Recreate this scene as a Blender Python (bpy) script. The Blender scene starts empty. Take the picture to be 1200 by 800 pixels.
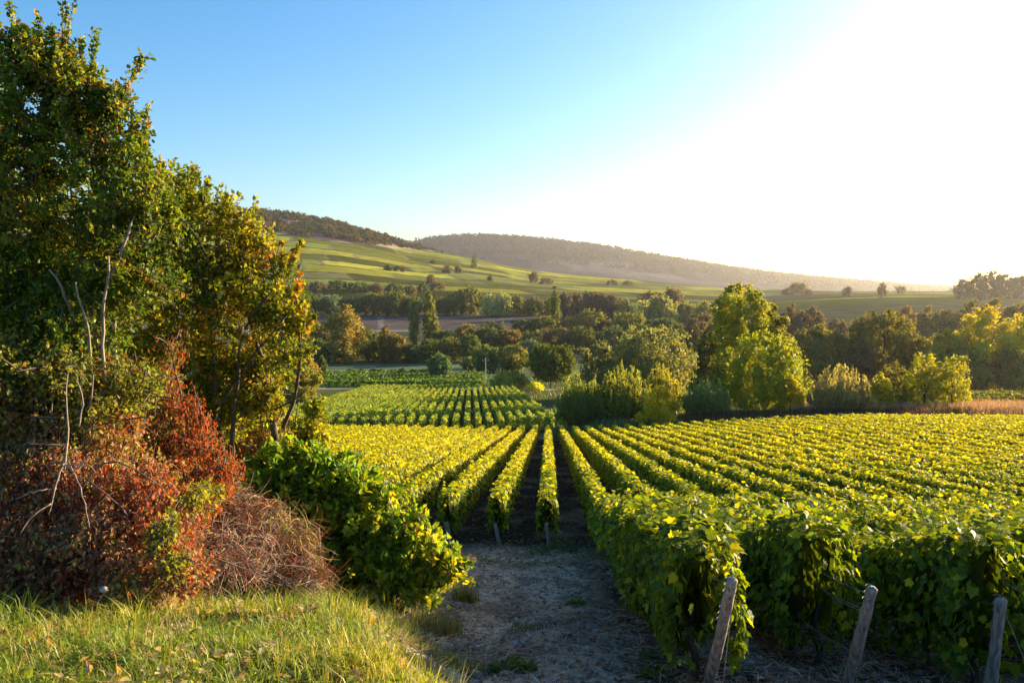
import bpy, math
import numpy as np
from mathutils import Vector

R = math.radians
rng = np.random.default_rng(11)
scene = bpy.context.scene
COL = scene.collection

# ------------------------------------------------------------------ camera
YAW, PITCH, FPX = R(2.46), R(3.72), 1000.0
cam_data = bpy.data.cameras.new("camera")
cam_data.sensor_width = 36.0
cam_data.lens = 30.0
cam_data.clip_start = 0.05
cam_data.clip_end = 40000.0
cam = bpy.data.objects.new("camera", cam_data)
COL.objects.link(cam)
cam.location = (0, 0, 0)                       # the eye is the origin; ground heights are negative
cam.rotation_euler = (R(90) - PITCH, 0, YAW)
scene.camera = cam

# ------------------------------------------------------------------ light
SUN_AZ, SUN_EL = R(52.0), R(11.5)             # azimuth clockwise from +Y (towards +X)
world = bpy.data.worlds.new("World")
scene.world = world
world.use_nodes = True
wn = world.node_tree
for n in list(wn.nodes):
    wn.nodes.remove(n)
sky = wn.nodes.new("ShaderNodeTexSky")
sky.sky_type = 'NISHITA'
sky.sun_disc = False
sky.sun_elevation = SUN_EL
sky.sun_rotation = SUN_AZ
sky.altitude = 200
sky.air_density = 1.0
sky.dust_density = 1.5
sky.ozone_density = 2.9
bg = wn.nodes.new("ShaderNodeBackground")
bg.inputs["Strength"].default_value = 0.085
wo = wn.nodes.new("ShaderNodeOutputWorld")
hs = wn.nodes.new("ShaderNodeHueSaturation")
hs.inputs["Saturation"].default_value = 1.28
wn.links.new(sky.outputs[0], hs.inputs["Color"])
wn.links.new(hs.outputs[0], bg.inputs[0])
wn.links.new(bg.outputs[0], wo.inputs[0])

sun_data = bpy.data.lights.new("sun", 'SUN')
sun_data.energy = 5.0
sun_data.angle = R(0.55)
sun_data.color = (1.0, 0.785, 0.49)
sun = bpy.data.objects.new("sun", sun_data)
COL.objects.link(sun)
S = Vector((math.sin(SUN_AZ) * math.cos(SUN_EL), math.cos(SUN_AZ) * math.cos(SUN_EL), math.sin(SUN_EL)))
sun.rotation_euler = S.to_track_quat('Z', 'Y').to_euler()

scene.view_settings.view_transform = 'Standard'
scene.view_settings.look = 'None'
scene.view_settings.gamma = 1.0
scene.view_settings.use_curve_mapping = False
scene.view_settings.exposure = 1.85
scene.render.engine = 'CYCLES'
cy = scene.cycles
cy.use_denoising = True
cy.max_bounces = 8
cy.diffuse_bounces = 3
cy.glossy_bounces = 2
cy.transmission_bounces = 4
cy.transparent_max_bounces = 4
cy.volume_bounces = 0
cy.sample_clamp_indirect = 4.0
HAZE_DENSITY = 0.00004

# ------------------------------------------------------------------ small maths
def sstep(a, b, x):
    t = np.clip((x - a) / (b - a), 0, 1)
    return t * t * (3 - 2 * t)

def pchip(xk, yk, x):
    xk = np.asarray(xk, float); yk = np.asarray(yk, float)
    h = np.diff(xk); d = np.diff(yk) / h
    m = np.zeros_like(yk); m[0], m[-1] = d[0], d[-1]
    for i in range(1, len(xk) - 1):
        if d[i - 1] * d[i] > 0:
            w1, w2 = 2 * h[i] + h[i - 1], h[i] + 2 * h[i - 1]
            m[i] = (w1 + w2) / (w1 / d[i - 1] + w2 / d[i])
    x = np.clip(x, xk[0], xk[-1])
    i = np.clip(np.searchsorted(xk, x, side='right') - 1, 0, len(xk) - 2)
    t = (x - xk[i]) / h[i]
    return ((2*t**3 - 3*t**2 + 1) * yk[i] + (t**3 - 2*t**2 + t) * h[i] * m[i]
            + (-2*t**3 + 3*t**2) * yk[i + 1] + (t**3 - t**2) * h[i] * m[i + 1])

def hash2(i, j, seed):
    h = (i.astype(np.int64) * 374761393 + j.astype(np.int64) * 668265263 + seed * 974634777) & 0xffffffff
    h = ((h ^ (h >> 13)) * 1274126177) & 0xffffffff
    h = h ^ (h >> 16)
    return (h & 0xffffff) / float(0xffffff)

def noise2(x, y, seed=0):
    x = np.asarray(x, float); y = np.asarray(y, float)
    i = np.floor(x); j = np.floor(y)
    fx = x - i; fy = y - j
    fx = fx * fx * (3 - 2 * fx); fy = fy * fy * (3 - 2 * fy)
    i = i.astype(np.int64); j = j.astype(np.int64)
    a = hash2(i, j, seed); b = hash2(i + 1, j, seed); c = hash2(i, j + 1, seed); d = hash2(i + 1, j + 1, seed)
    return (a * (1 - fx) + b * fx) * (1 - fy) + (c * (1 - fx) + d * fx) * fy

def fbm(x, y, seed=0, o=4):
    s = 0; a = .5
    for k in range(o):
        s = s + a * noise2(np.asarray(x) * 2**k, np.asarray(y) * 2**k, seed + k * 17); a *= .5
    return s / (1 - .5**o)

def noise3(p, f, seed=0):
    return (noise2(p[:, 0] * f + p[:, 2] * f * .7, p[:, 1] * f - p[:, 2] * f * .4, seed)
            + noise2(p[:, 0] * f * .6 + 9, p[:, 2] * f + p[:, 1] * f * .5, seed + 5)) / 2

def unit(v):
    return v / np.maximum(np.linalg.norm(v, axis=-1, keepdims=True), 1e-9)

# ------------------------------------------------------------------ terrain shape
RW = np.array((math.cos(YAW), math.sin(YAW), 0))
FW = np.array((-math.sin(YAW) * math.cos(PITCH), math.cos(YAW) * math.cos(PITCH), -math.sin(PITCH)))
UP = np.cross(RW, FW)

def at(px, py, y):
    """The point at distance y down the valley that the photograph shows at pixel (px, py)."""
    d = FW + RW * (px - 600) / FPX - UP * (py - 400) / FPX
    return d * (y / d[1])

PY = [-60, -10, 0, 4, 7.2, 11.7, 18, 22, 30, 60, 91, 97, 150, 217, 260, 300, 340]
PD = [-2, 1.0, 1.75, 2.5, 3.42, 4.55, 6.0, 6.85, 7.95, 12.1, 16.3, 16.8, 21.4, 26.7, 28.8, 30.2, 31.0]
BY = [-60, -10, 0, 4, 6, 8, 11, 14, 18, 22]
BD = [-2, 1.0, 1.65, 2.0, 2.45, 3.12, 4.2, 5.08, 6.0, 6.85]
EY = [-10, 0, 3, 5, 7, 11, 14, 18, 22, 30]
EX = [2.5, 1.5, .4, -.6, -1.2, -1.75, -1.5, -1.6, -1.9, -2.5]
T1X = [-400, 0, 220, 320, 380, 440, 480, 540, 640, 740, 850, 1000, 1200, 2000]
T1Y = [236, 236, 243, 250, 259, 275, 288, 300, 319, 328, 337, 341, 341, 341]
T2X = [-400, 300, 440, 480, 520, 560, 600, 680, 760, 850, 930, 1000, 1070, 1200, 2000]
T2Y = [310, 305, 295, 286, 279, 277, 279, 287, 300, 315, 325, 331, 337, 341, 341]
RID, FAR = 2300.0, 6000.0

def path_edge(Y):
    return pchip(EY, EX, Y)

def pcol(X, Y):
    return np.clip(643 + 1000 * X / np.maximum(Y, 1.0), -400, 2000)

def depth(X, Y):
    X = np.asarray(X, float); Y = np.asarray(Y, float)
    P = pchip(PY, PD, Y)
    B = np.where(Y < 22, pchip(BY, BD, Y), P)
    e = path_edge(Y) + .25 * (fbm(X * .0 + 3, Y * .8, 3) - .5)
    w = sstep(e - .8, e + .6, X)
    D = B * (1 - w) + P * w
    D = D + .22 * sstep(1, 4.5, X) * (1 - sstep(10, 19, Y)) * sstep(0, 4, Y)
    D = D - .15 * sstep(-5, -9, X) * (1 - sstep(14, 20, Y))
    D = D + np.where(Y < 60, .10 * (fbm(X * 1.1, Y * 1.1, 5) - .5) + .06 * (fbm(X * 5, Y * 5, 8) - .5), 0) + np.where(Y < 24, .035 * (fbm(X * 15, Y * 15, 9, 2) - .5), 0)
    D = D - sstep(1, 34, X) * (1.5 * sstep(35, 88, Y) * (1 - sstep(150, 215, Y))) - sstep(1.5, 7, X) * 1.1 * sstep(90.5, 96, Y) * (1 - sstep(140, 210, Y))
    rut = np.exp(-((X + .55) / .17) ** 2) + np.exp(-((X - .75) / .17) ** 2)
    D = D + .055 * rut * sstep(5, 8, Y) * (1 - sstep(20, 24, Y)) * (.4 + noise2(X * .7, Y * .5, 14))
    p = pcol(X, Y)
    t1 = pchip(T1X, T1Y, p); t2 = pchip(T2X, T2Y, p)
    d5 = 33.0
    d7 = 30 - 5 * sstep(850, 1050, p)
    d85 = 26 - 10 * sstep(820, 1060, p)
    Dr = (t1 - 335) / 1000 * RID
    Df = (t2 - 335) / 1000 * FAR
    s = np.clip((Y - 850) / (RID - 850), 0, 1)
    k = 1.3 - .3 * sstep(850, 1000, p)
    F = np.where(Y < 500, 31 + (d5 - 31) * sstep(340, 500, Y),
        np.where(Y < 700, d5 + (d7 - d5) * (Y - 500) / 200,
        np.where(Y < 850, d7 + (d85 - d7) * (Y - 700) / 150, d85 + (Dr - d85) * s ** k)))
    Dv = np.maximum(Dr, 0) + 45 + .25 * Dr
    F = np.where(Y > RID, Dr + (Dv - Dr) * sstep(RID, 3300, Y), F)
    F = np.where(Y > 3300, Dv + (Df - Dv) * np.clip((Y - 3300) / (FAR - 3300), 0, 1) ** 1.25, F)
    F = np.where(Y > FAR, Df + (130 - Df) * sstep(FAR, 9600, Y), F)
    F = F + sstep(850, 1500, Y) * (1 - sstep(RID * .94, RID, Y)) * 9 * (fbm(X / 260, Y / 260, 21) - .5)
    return np.where(Y > 340, F, D)

def gz(X, Y):
    return -depth(np.atleast_1d(X), np.atleast_1d(Y))

def gz1(x, y):
    return float(gz(x, y)[0])

# ------------------------------------------------------------------ materials
def new_mat(name):
    m = bpy.data.materials.new(name); m.use_nodes = True
    nt = m.node_tree
    for n in list(nt.nodes):
        nt.nodes.remove(n)
    return m, nt

def leaf_material(name, trans=.42, rough=.45, spec=.35, warm=(1.25, 1.15, .55)):
    m, nt = new_mat(name)
    a = nt.nodes.new("ShaderNodeAttribute"); a.attribute_name = "col"
    p = nt.nodes.new("ShaderNodeBsdfPrincipled")
    p.inputs["Roughness"].default_value = rough
    p.inputs["Specular IOR Level"].default_value = spec
    t = nt.nodes.new("ShaderNodeBsdfTranslucent")
    mul = nt.nodes.new("ShaderNodeMix"); mul.data_type = 'RGBA'; mul.blend_type = 'MULTIPLY'
    mul.inputs[0].default_value = 1.0
    mul.inputs[7].default_value = (*warm, 1)
    mx = nt.nodes.new("ShaderNodeMixShader"); mx.inputs[0].default_value = trans
    o = nt.nodes.new("ShaderNodeOutputMaterial")
    L = nt.links.new
    L(a.outputs["Color"], p.inputs["Base Color"]); L(a.outputs["Color"], mul.inputs[6])
    L(mul.outputs[2], t.inputs["Color"])
    L(p.outputs[0], mx.inputs[1]); L(t.outputs[0], mx.inputs[2]); L(mx.outputs[0], o.inputs[0])
    return m

def noisy_material(name, c1, c2, scale=(8, 8, 8), rough=.85, bump=.3, detail=6):
    m, nt = new_mat(name)
    L = nt.links.new
    tc = nt.nodes.new("ShaderNodeTexCoord")
    mp = nt.nodes.new("ShaderNodeMapping"); mp.inputs["Scale"].default_value = scale
    no = nt.nodes.new("ShaderNodeTexNoise"); no.inputs["Scale"].default_value = 1.0; no.inputs["Detail"].default_value = detail
    cr = nt.nodes.new("ShaderNodeValToRGB")
    cr.color_ramp.elements[0].position = .32; cr.color_ramp.elements[1].position = .68
    cr.color_ramp.elements[0].color = (*c1, 1); cr.color_ramp.elements[1].color = (*c2, 1)
    p = nt.nodes.new("ShaderNodeBsdfPrincipled"); p.inputs["Roughness"].default_value = rough
    p.inputs["Specular IOR Level"].default_value = .25
    b = nt.nodes.new("ShaderNodeBump"); b.inputs["Strength"].default_value = bump; b.inputs["Distance"].default_value = .02
    o = nt.nodes.new("ShaderNodeOutputMaterial")
    L(tc.outputs["Object"], mp.inputs[0]); L(mp.outputs[0], no.inputs["Vector"])
    L(no.outputs[0], cr.inputs[0]); L(cr.outputs[0], p.inputs["Base Color"])
    L(no.outputs[0], b.inputs["Height"]); L(b.outputs[0], p.inputs["Normal"]); L(p.outputs[0], o.inputs[0])
    return m

M_VINE = leaf_material("vine_leaf", .40, .55, .09, (1.6, 1.4, .28))
M_LEAF = leaf_material("leaf", .46, .5, .2, (1.5, 1.3, .35))
M_FARLEAF = leaf_material("distant_leaf", .38, .8, .0, (1.35, 1.15, .45))
M_DRY = leaf_material("dry_leaf", .35, .7, .15, (1.5, .95, .5))
M_GRASS = leaf_material("grass_blade", .38, .5, .3, (1.25, 1.15, .5))
M_BARK = noisy_material("bark", (.05, .036, .026), (.16, .12, .09), (14, 14, 4), .9, .6)
M_PALEBARK = noisy_material("pale_bark", (.16, .12, .09), (.36, .29, .22), (16, 16, 5), .85, .5)
M_DEAD = noisy_material("dead_wood", (.20, .15, .115), (.40, .32, .25), (20, 20, 6), .8, .5)
M_POST = noisy_material("weathered_wood", (.15, .118, .09), (.44, .37, .30), (40, 40, 5), .85, .8, 9)
M_VINEWOOD = noisy_material("vine_wood", (.03, .022, .016), (.10, .075, .055), (25, 25, 8), .95, .8)
M_BROWNTWIG = noisy_material("brown_twig", (.10, .055, .036), (.30, .18, .12), (20, 20, 6), .9, .4)
M_STONE = noisy_material("limestone", (.24, .21, .18), (.46, .42, .38), (14, 14, 14), .9, .5)
M_CLOD = noisy_material("soil_clod", (.12, .088, .066), (.34, .25, .19), (20, 20, 20), 1.0, .4)
M_CONC = noisy_material("pole_concrete", (.42, .40, .37), (.55, .53, .50), (6, 6, 2), .8, .1)

def metal_mat():
    m, nt = new_mat("galvanised_wire")
    p = nt.nodes.new("ShaderNodeBsdfPrincipled")
    n = nt.nodes.new("ShaderNodeTexNoise"); n.inputs["Scale"].default_value = 30
    c = nt.nodes.new("ShaderNodeValToRGB")
    c.color_ramp.elements[0].color = (.16, .13, .11, 1); c.color_ramp.elements[1].color = (.36, .33, .30, 1)
    p.inputs["Metallic"].default_value = .4; p.inputs["Roughness"].default_value = .75
    o = nt.nodes.new("ShaderNodeOutputMaterial")
    nt.links.new(n.outputs[0], c.inputs[0]); nt.links.new(c.outputs[0], p.inputs["Base Color"]); nt.links.new(p.outputs[0], o.inputs[0])
    return m
M_WIRE = metal_mat()

def ground_material():
    m, nt = new_mat("ground")
    L = nt.links.new
    a = nt.nodes.new("ShaderNodeAttribute"); a.attribute_name = "col"
    f = nt.nodes.new("ShaderNodeAttribute"); f.attribute_name = "fine"
    g = nt.nodes.new("ShaderNodeNewGeometry")
    n1 = nt.nodes.new("ShaderNodeTexNoise"); n1.inputs["Scale"].default_value = 9; n1.inputs["Detail"].default_value = 10; n1.inputs["Roughness"].default_value = .7
    n2 = nt.nodes.new("ShaderNodeTexVoronoi"); n2.inputs["Scale"].default_value = 22
    n3 = nt.nodes.new("ShaderNodeTexNoise"); n3.inputs["Scale"].default_value = .05; n3.inputs["Detail"].default_value = 8
    for n in (n1, n2, n3):
        L(g.outputs["Position"], n.inputs["Vector"])
    r1 = nt.nodes.new("ShaderNodeMapRange"); r1.inputs[1].default_value = .3; r1.inputs[2].default_value = .7; r1.inputs[3].default_value = .42; r1.inputs[4].default_value = 1.6
    L(n1.outputs[0], r1.inputs[0])
    r3 = nt.nodes.new("ShaderNodeMapRange"); r3.inputs[1].default_value = .3; r3.inputs[2].default_value = .7; r3.inputs[3].default_value = .7; r3.inputs[4].default_value = 1.3
    L(n3.outputs[0], r3.inputs[0])
    mm = nt.nodes.new("ShaderNodeMix"); mm.data_type = 'FLOAT'
    L(f.outputs["Fac"], mm.inputs[0]); L(r3.outputs[0], mm.inputs[2]); L(r1.outputs[0], mm.inputs[3])
    mul = nt.nodes.new("ShaderNodeMix"); mul.data_type = 'RGBA'; mul.blend_type = 'MULTIPLY'; mul.inputs[0].default_value = 1
    L(a.outputs["Color"], mul.inputs[6]); L(mm.outputs[0], mul.inputs[7])
    p = nt.nodes.new("ShaderNodeBsdfPrincipled"); p.inputs["Roughness"].default_value = 1.0; p.inputs["Specular IOR Level"].default_value = 0.0
    ad = nt.nodes.new("ShaderNodeMath"); ad.operation = 'MULTIPLY_ADD'; ad.inputs[1].default_value = .5
    L(n2.outputs[0], ad.inputs[0]); L(n1.outputs[0], ad.inputs[2])
    b = nt.nodes.new("ShaderNodeBump"); b.inputs["Distance"].default_value = .11
    L(f.outputs["Fac"], b.inputs["Strength"]); L(ad.outputs[0], b.inputs["Height"])
    o = nt.nodes.new("ShaderNodeOutputMaterial")
    L(mul.outputs[2], p.inputs["Base Color"]); L(b.outputs[0], p.inputs["Normal"]); L(p.outputs[0], o.inputs[0])
    return m
M_GROUND = ground_material()

# ------------------------------------------------------------------ mesh helpers
def mesh(name, V, F, mat, col=None, smooth=False, fine=None):
    V = np.ascontiguousarray(V, np.float32).reshape(-1, 3)
    F = np.ascontiguousarray(F, np.int32)
    k = F.shape[1]
    me = bpy.data.meshes.new(name)
    me.vertices.add(len(V)); me.vertices.foreach_set("co", V.ravel())
    me.loops.add(F.size); me.loops.foreach_set("vertex_index", F.ravel())
    me.polygons.add(len(F))
    me.polygons.foreach_set("loop_start", np.arange(0, F.size, k, dtype=np.int32))
    me.polygons.foreach_set("use_smooth", np.full(len(F), smooth, dtype=bool))
    if col is not None:
        at_ = me.attributes.new("col", 'FLOAT_COLOR', 'POINT')
        c = np.ones((len(V), 4), np.float32); c[:, :3] = col
        at_.data.foreach_set("color", c.ravel())
    if fine is not None:
        at_ = me.attributes.new("fine", 'FLOAT', 'POINT')
        at_.data.foreach_set("value", np.ascontiguousarray(fine, np.float32))
    me.materials.append(mat)
    me.update(calc_edges=True)
    return me

def link(name, data, parent=None, loc=None):
    o = bpy.data.objects.new(name, data)
    COL.objects.link(o)
    if parent is not None:
        o.parent = parent
    if loc is not None:
        o.location = loc
    return o

def tag(o, label=None, cat=None, group=None, kind=None):
    if label: o["label"] = label
    if cat: o["category"] = cat
    if group: o["group"] = group
    if kind: o["kind"] = kind
    return o

def thing(name, loc, label, cat, group=None):
    return tag(link(name, None, None, loc), label, cat, group)

def join(parts):
    """[(V, F, col)] -> one V, F, col"""
    Vs, Fs, Cs, n = [], [], [], 0
    for V, F, C in parts:
        Vs.append(V); Fs.append(F + n); Cs.append(np.broadcast_to(C, (len(V), 3))); n += len(V)
    return np.concatenate(Vs), np.concatenate(Fs), np.concatenate(Cs)

# leaf templates: x across, y to the tip, z along the normal
def tmpl(pts, tris):
    return np.array(pts, float), np.array(tris, int)
T_DIAMOND = tmpl([(0, 0, 0), (.34, .45, .07), (0, 1, -.04), (-.34, .45, .07)], [(0, 1, 2), (0, 2, 3)])
T_SLIM = tmpl([(0, 0, 0), (.15, .45, .04), (0, 1, -.06), (-.15, .45, .04)], [(0, 1, 2), (0, 2, 3)])
T_OVAL = tmpl([(0, 0, 0), (.28, .28, .07), (.27, .62, .05), (0, 1, -.08), (-.27, .62, .05), (-.28, .28, .07), (0, .5, 0)],
              [(6, 0, 1), (6, 1, 2), (6, 2, 3), (6, 3, 4), (6, 4, 5), (6, 5, 0)])
_o = [(0, .02, .0), (.22, -.10, .05), (.50, .10, .09), (.42, .30, .05), (.58, .55, .04), (.30, .60, .03), (0, 1.0, -.08),
      (-.30, .60, .03), (-.58, .55, .04), (-.42, .30, .05), (-.50, .10, .09), (-.22, -.10, .05)]
T_VINE = tmpl(_o + [(0, .35, -.02)], [(12, i, (i + 1) % 12) for i in range(12)])
T_HEX = tmpl([(0, 0, 0), (.45, .2, .08), (.42, .65, .04), (0, 1, -.06), (-.42, .65, .04), (-.45, .2, .08)],
             [(0, 1, 2), (0, 2, 3), (0, 3, 4), (0, 4, 5)])

def leaves(P, N, T, size, col, t=T_DIAMOND):
    n = len(P)
    T = unit(T); N = unit(N - T * np.sum(N * T, 1, keepdims=True)); B = np.cross(T, N)
    tv, tf = t
    s = np.broadcast_to(np.asarray(size, float), (n,))[:, None, None]
    V = P[:, None, :] + s * (tv[None, :, 0, None] * B[:, None] + tv[None, :, 1, None] * T[:, None] + tv[None, :, 2, None] * N[:, None])
    F = tf[None] + (np.arange(n) * len(tv))[:, None, None]
    return V.reshape(-1, 3), F.reshape(-1, 3), np.repeat(col, len(tv), 0)

def rdir(n):
    return unit(rng.normal(size=(n, 3)))

def palette(P, cols, weights, freq=1.0, patch=.5, jit=.18, seed=1):
    """A colour per point: palette entries in patches (noise) blended with chance, and a small brightness change."""
    n = len(P)
    cols = np.array(cols, float); w = np.cumsum(np.array(weights, float)); w /= w[-1]
    u = noise3(P, freq, seed)
    u = np.argsort(np.argsort(u)) / max(n, 1)
    u = np.where(rng.random(n) < patch, u, rng.random(n))
    c = cols[np.minimum(np.searchsorted(w, u), len(cols) - 1)]
    return np.clip(c * (1 + jit * rng.normal(size=(n, 1))) * (1 + .06 * rng.normal(size=(n, 3))), .004, .9)

def tubes(C, Rd, sides=5):
    """C (N,K,3) centre lines, Rd (N,K) radii -> V, F (quads)"""
    N, K, _ = C.shape
    t = unit(np.gradient(C, axis=1))
    ref = np.where(np.abs(t[..., 2:3]) > .9, np.array((1., 0, 0)), np.array((0, 0, 1.)))
    u = unit(np.cross(t, ref)); v = np.cross(t, u)
    a = np.arange(sides) / sides * 2 * np.pi
    V = C[:, :, None] + Rd[:, :, None, None] * (np.cos(a)[None, None, :, None] * u[:, :, None] + np.sin(a)[None, None, :, None] * v[:, :, None])
    k, s = np.meshgrid(np.arange(K - 1), np.arange(sides), indexing='ij')
    s2 = (s + 1) % sides
    q = np.stack((k * sides + s, k * sides + s2, (k + 1) * sides + s2, (k + 1) * sides + s), -1).reshape(-1, 4)
    F = (q[None] + (np.arange(N) * K * sides)[:, None, None]).reshape(-1, 4)
    return V.reshape(-1, 3), F

def tube_line(pts, r0, r1, K=10, sides=7, wob=0.0, cap=True):
    pts = np.array(pts, float)
    d = np.r_[0, np.cumsum(np.linalg.norm(np.diff(pts, axis=0), axis=1))]
    s = np.linspace(0, d[-1], K)
    C = np.stack([pchip(d, pts[:, i], s) if len(d) > 2 else np.interp(s, d, pts[:, i]) for i in range(3)], 1)
    C = C + wob * rng.normal(size=C.shape) * np.linspace(0.2, 1, K)[:, None]
    r = np.linspace(r0, r1, K)
    V, F = tubes(C[None], r[None], sides)
    if cap:
        n = len(V); V = np.concatenate((V, C[[0, -1]]))
        i = np.arange(sides); j = (i + 1) % sides; o = (K - 1) * sides
        F = np.concatenate((F, np.stack((j, i, np.full(sides, n), np.full(sides, n)), 1), np.stack((o + i, o + j, np.full(sides, n + 1), np.full(sides, n + 1)), 1)))
    return V, F

def tri(F):
    F = np.asarray(F)
    T = np.concatenate((F[:, [0, 1, 2]], F[:, [0, 2, 3]]))
    return T[(T[:, 1] != T[:, 2]) & (T[:, 0] != T[:, 2])]

def join_tubes(lst):
    Vs, Fs, n = [], [], 0
    for V, F in lst:
        Vs.append(V); Fs.append(tri(F) + n); n += len(V)
    return np.concatenate(Vs), np.concatenate(Fs)

def blob(c, r, seed, nu=14, nv=9, amp=.25):
    """an uneven closed lump, used as the dense inside of a crown"""
    th = np.linspace(0, np.pi, nv); ph = np.arange(nu) / nu * 2 * np.pi
    T, Pp = np.meshgrid(th, ph, indexing='ij')
    d = np.stack((np.sin(T) * np.cos(Pp), np.sin(T) * np.sin(Pp), np.cos(T)), -1).reshape(-1, 3)
    k = 1 + amp * (noise3(d * 2 + seed, 1.6, int(seed * 7) % 91) - .5) * 2
    V = np.asarray(c) + d * k[:, None] * np.asarray(r)
    i, j = np.meshgrid(np.arange(nv - 1), np.arange(nu), indexing='ij'); j2 = (j + 1) % nu
    F = np.stack((i * nu + j, (i + 1) * nu + j, (i + 1) * nu + j2, i * nu + j2), -1).reshape(-1, 4)
    return V, tri(F)

# ------------------------------------------------------------------ ground
def zone_colour(X, Y):
    n = len(X)
    p = pcol(X, Y)
    D = depth(X, Y)
    yp = 335 + 1000 * D / np.maximum(Y, 1)
    big = fbm(X / 7, Y / 7, 31); mid = fbm(X * .9, Y * .9, 33); small = fbm(X * 4, Y * 4, 35)
    soil = np.array((.085, .062, .045)); dirt = np.array((.60, .44, .33)); straw = np.array((.78, .61, .42))
    grass = np.array((.085, .088, .030)); dry = np.array((.21, .155, .075))
    def mix(a, b, t):
        return a * (1 - t[:, None]) + b * t[:, None]
    c = mix(dirt + np.zeros((n, 3)), straw, sstep(.48, .7, fbm(X * 1.6, Y * .7, 38, 5)) * .85)
    c = mix(c, soil, sstep(.46, .66, fbm(X * 2.3 + 4, Y * 1.5, 37, 5)) * .68)
    e = path_edge(Y)
    wb = 1 - sstep(e - .7, e + .4, X + 1.2 * (mid - .5))
    c = mix(c, mix(grass + np.zeros((n, 3)), dry, sstep(.4, .65, mid)), wb * (Y < 40))
    wv = sstep(.5, 1.1, X) * (Y < 40)                                   # under the right-hand vines
    wv = np.maximum(wv, sstep(20.5, 23, Y))
    c = mix(c, mix(soil + np.zeros((n, 3)), dirt, sstep(.5, .8, mid) * .5), wv)
    # headland between the blocks and the verge with the shrubs
    vg = sstep(89, 91, Y) * (1 - sstep(96, 98, Y))
    c = mix(c, np.array((.16, .13, .06)), vg)
    right = sstep(648, 658, p) * (Y > 89) * (Y < 340)
    c = mix(c, mix(np.array((.06, .075, .03)) + np.zeros((n, 3)), np.array((.11, .10, .05)), big), right)
    gr = sstep(97, 99, Y) * (Y < 220) * (1 - right)
    c = mix(c, np.array((.075, .085, .03)), gr)
    tr = (Y > 219) * (Y < 224) * (1 - right)
    c = mix(c, np.array((.30, .26, .20)), tr * 1.0)
    st = (Y >= 224) * (Y < 340) * (1 - right)
    c = mix(c, np.array((.075, .115, .045)), st * 1.0)
    md = (Y >= 283) * (Y < 340)
    c = mix(c, np.array((.11, .15, .085)), md * 1.0)
    # valley floor behind the first trees, with ploughed strips
    vf = (Y >= 340) & (Y < 850)
    c = np.where(vf[:, None], np.array((.065, .07, .035)), c)
    fld = (Y > 520) & (Y < 830) & (p < 720)
    ncf = np.where((yp < 388)[:, None], np.array((.105, .085, .075)), np.array((.075, .085, .05)))
    ncf = np.where(((yp > 387) & (yp < 389.5) & (p < 480))[:, None], np.array((.26, .22, .20)), ncf)
    ncf = np.where(((p > 442) & (p < 449) & (yp < 387))[:, None], np.array((.18, .15, .13)), ncf)
    c = np.where(fld[:, None], ncf, c)
    # vineyard slopes: parcels
    hl = Y >= 850
    a = .32
    u = (X * math.cos(a) + Y * math.sin(a)); v = (-X * math.sin(a) + Y * math.cos(a))
    u = u + 26 * (fbm(X / 300, Y / 300, 51) - .5); v = v + 40 * (fbm(X / 260, Y / 260, 53) - .5)
    cv = np.floor(v / 92); u = u + 67 * cv
    wid = 150 + 90 * hash2(cv.astype(np.int64), cv.astype(np.int64), 5)
    cu = np.floor(u / wid)
    h = hash2(cu.astype(np.int64), cv.astype(np.int64), 7)[:, None]
    h2 = hash2(cu.astype(np.int64), cv.astype(np.int64), 9)[:, None]
    hill = np.array((.165, .185, .036)) * (.36 + .95 * h) + np.array((.17, .12, .0)) * (h2 > .55) * h + np.array((.02, .0, .03)) * (h2 < .2)
    ev = np.abs(v / 92 - np.floor(v / 92) - .5) > .455
    eu = np.abs(u / wid - cu - .5) > .485
    hill = np.where(ev[:, None], np.array((.045, .05, .025)), hill)
    hill = np.where(eu[:, None], np.array((.17, .15, .09)), hill)
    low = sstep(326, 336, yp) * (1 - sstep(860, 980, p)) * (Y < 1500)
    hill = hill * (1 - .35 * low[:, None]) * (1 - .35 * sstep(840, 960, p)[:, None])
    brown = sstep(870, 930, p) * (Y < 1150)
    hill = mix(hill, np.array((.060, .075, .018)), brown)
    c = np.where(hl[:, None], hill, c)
    # scrub and woods on top of the near hill
    fb = np.interp(p, [0, 320, 380, 440, 520, 560], [286, 272, 282, 288, 296, 296])
    wd = hl & (Y < 3300) & (p < 545) & (yp < fb)
    sc = mix(np.array((.10, .075, .065)) + np.zeros((n, 3)), np.array((.34, .25, .22)), sstep(.42, .62, fbm(X / 90, Y / 90, 61)))
    c = np.where(wd[:, None], sc, c)
    # far hill
    fh = Y > 3300
    ff = mix(np.array((.070, .052, .058)) + np.zeros((n, 3)), np.array((.28, .215, .20)), sstep(.5, .68, fbm(X / 210, Y / 420, 71)))
    t = sstep(3600, 5600, Y)
    ff = mix(mix(np.array((.080, .066, .070)) + np.zeros((n, 3)), np.array((.17, .14, .125)), sstep(.55, .62, fbm(X / 260, Y / 260, 73))), ff, t)
    ff = mix(ff * .62, np.array((.034, .029, .034)), sstep(4900, 5500, Y + 900 * (fbm(X / 500, Y / 500, 75) - .5)))
    c = np.where(fh[:, None], ff, c)
    return c

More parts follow.
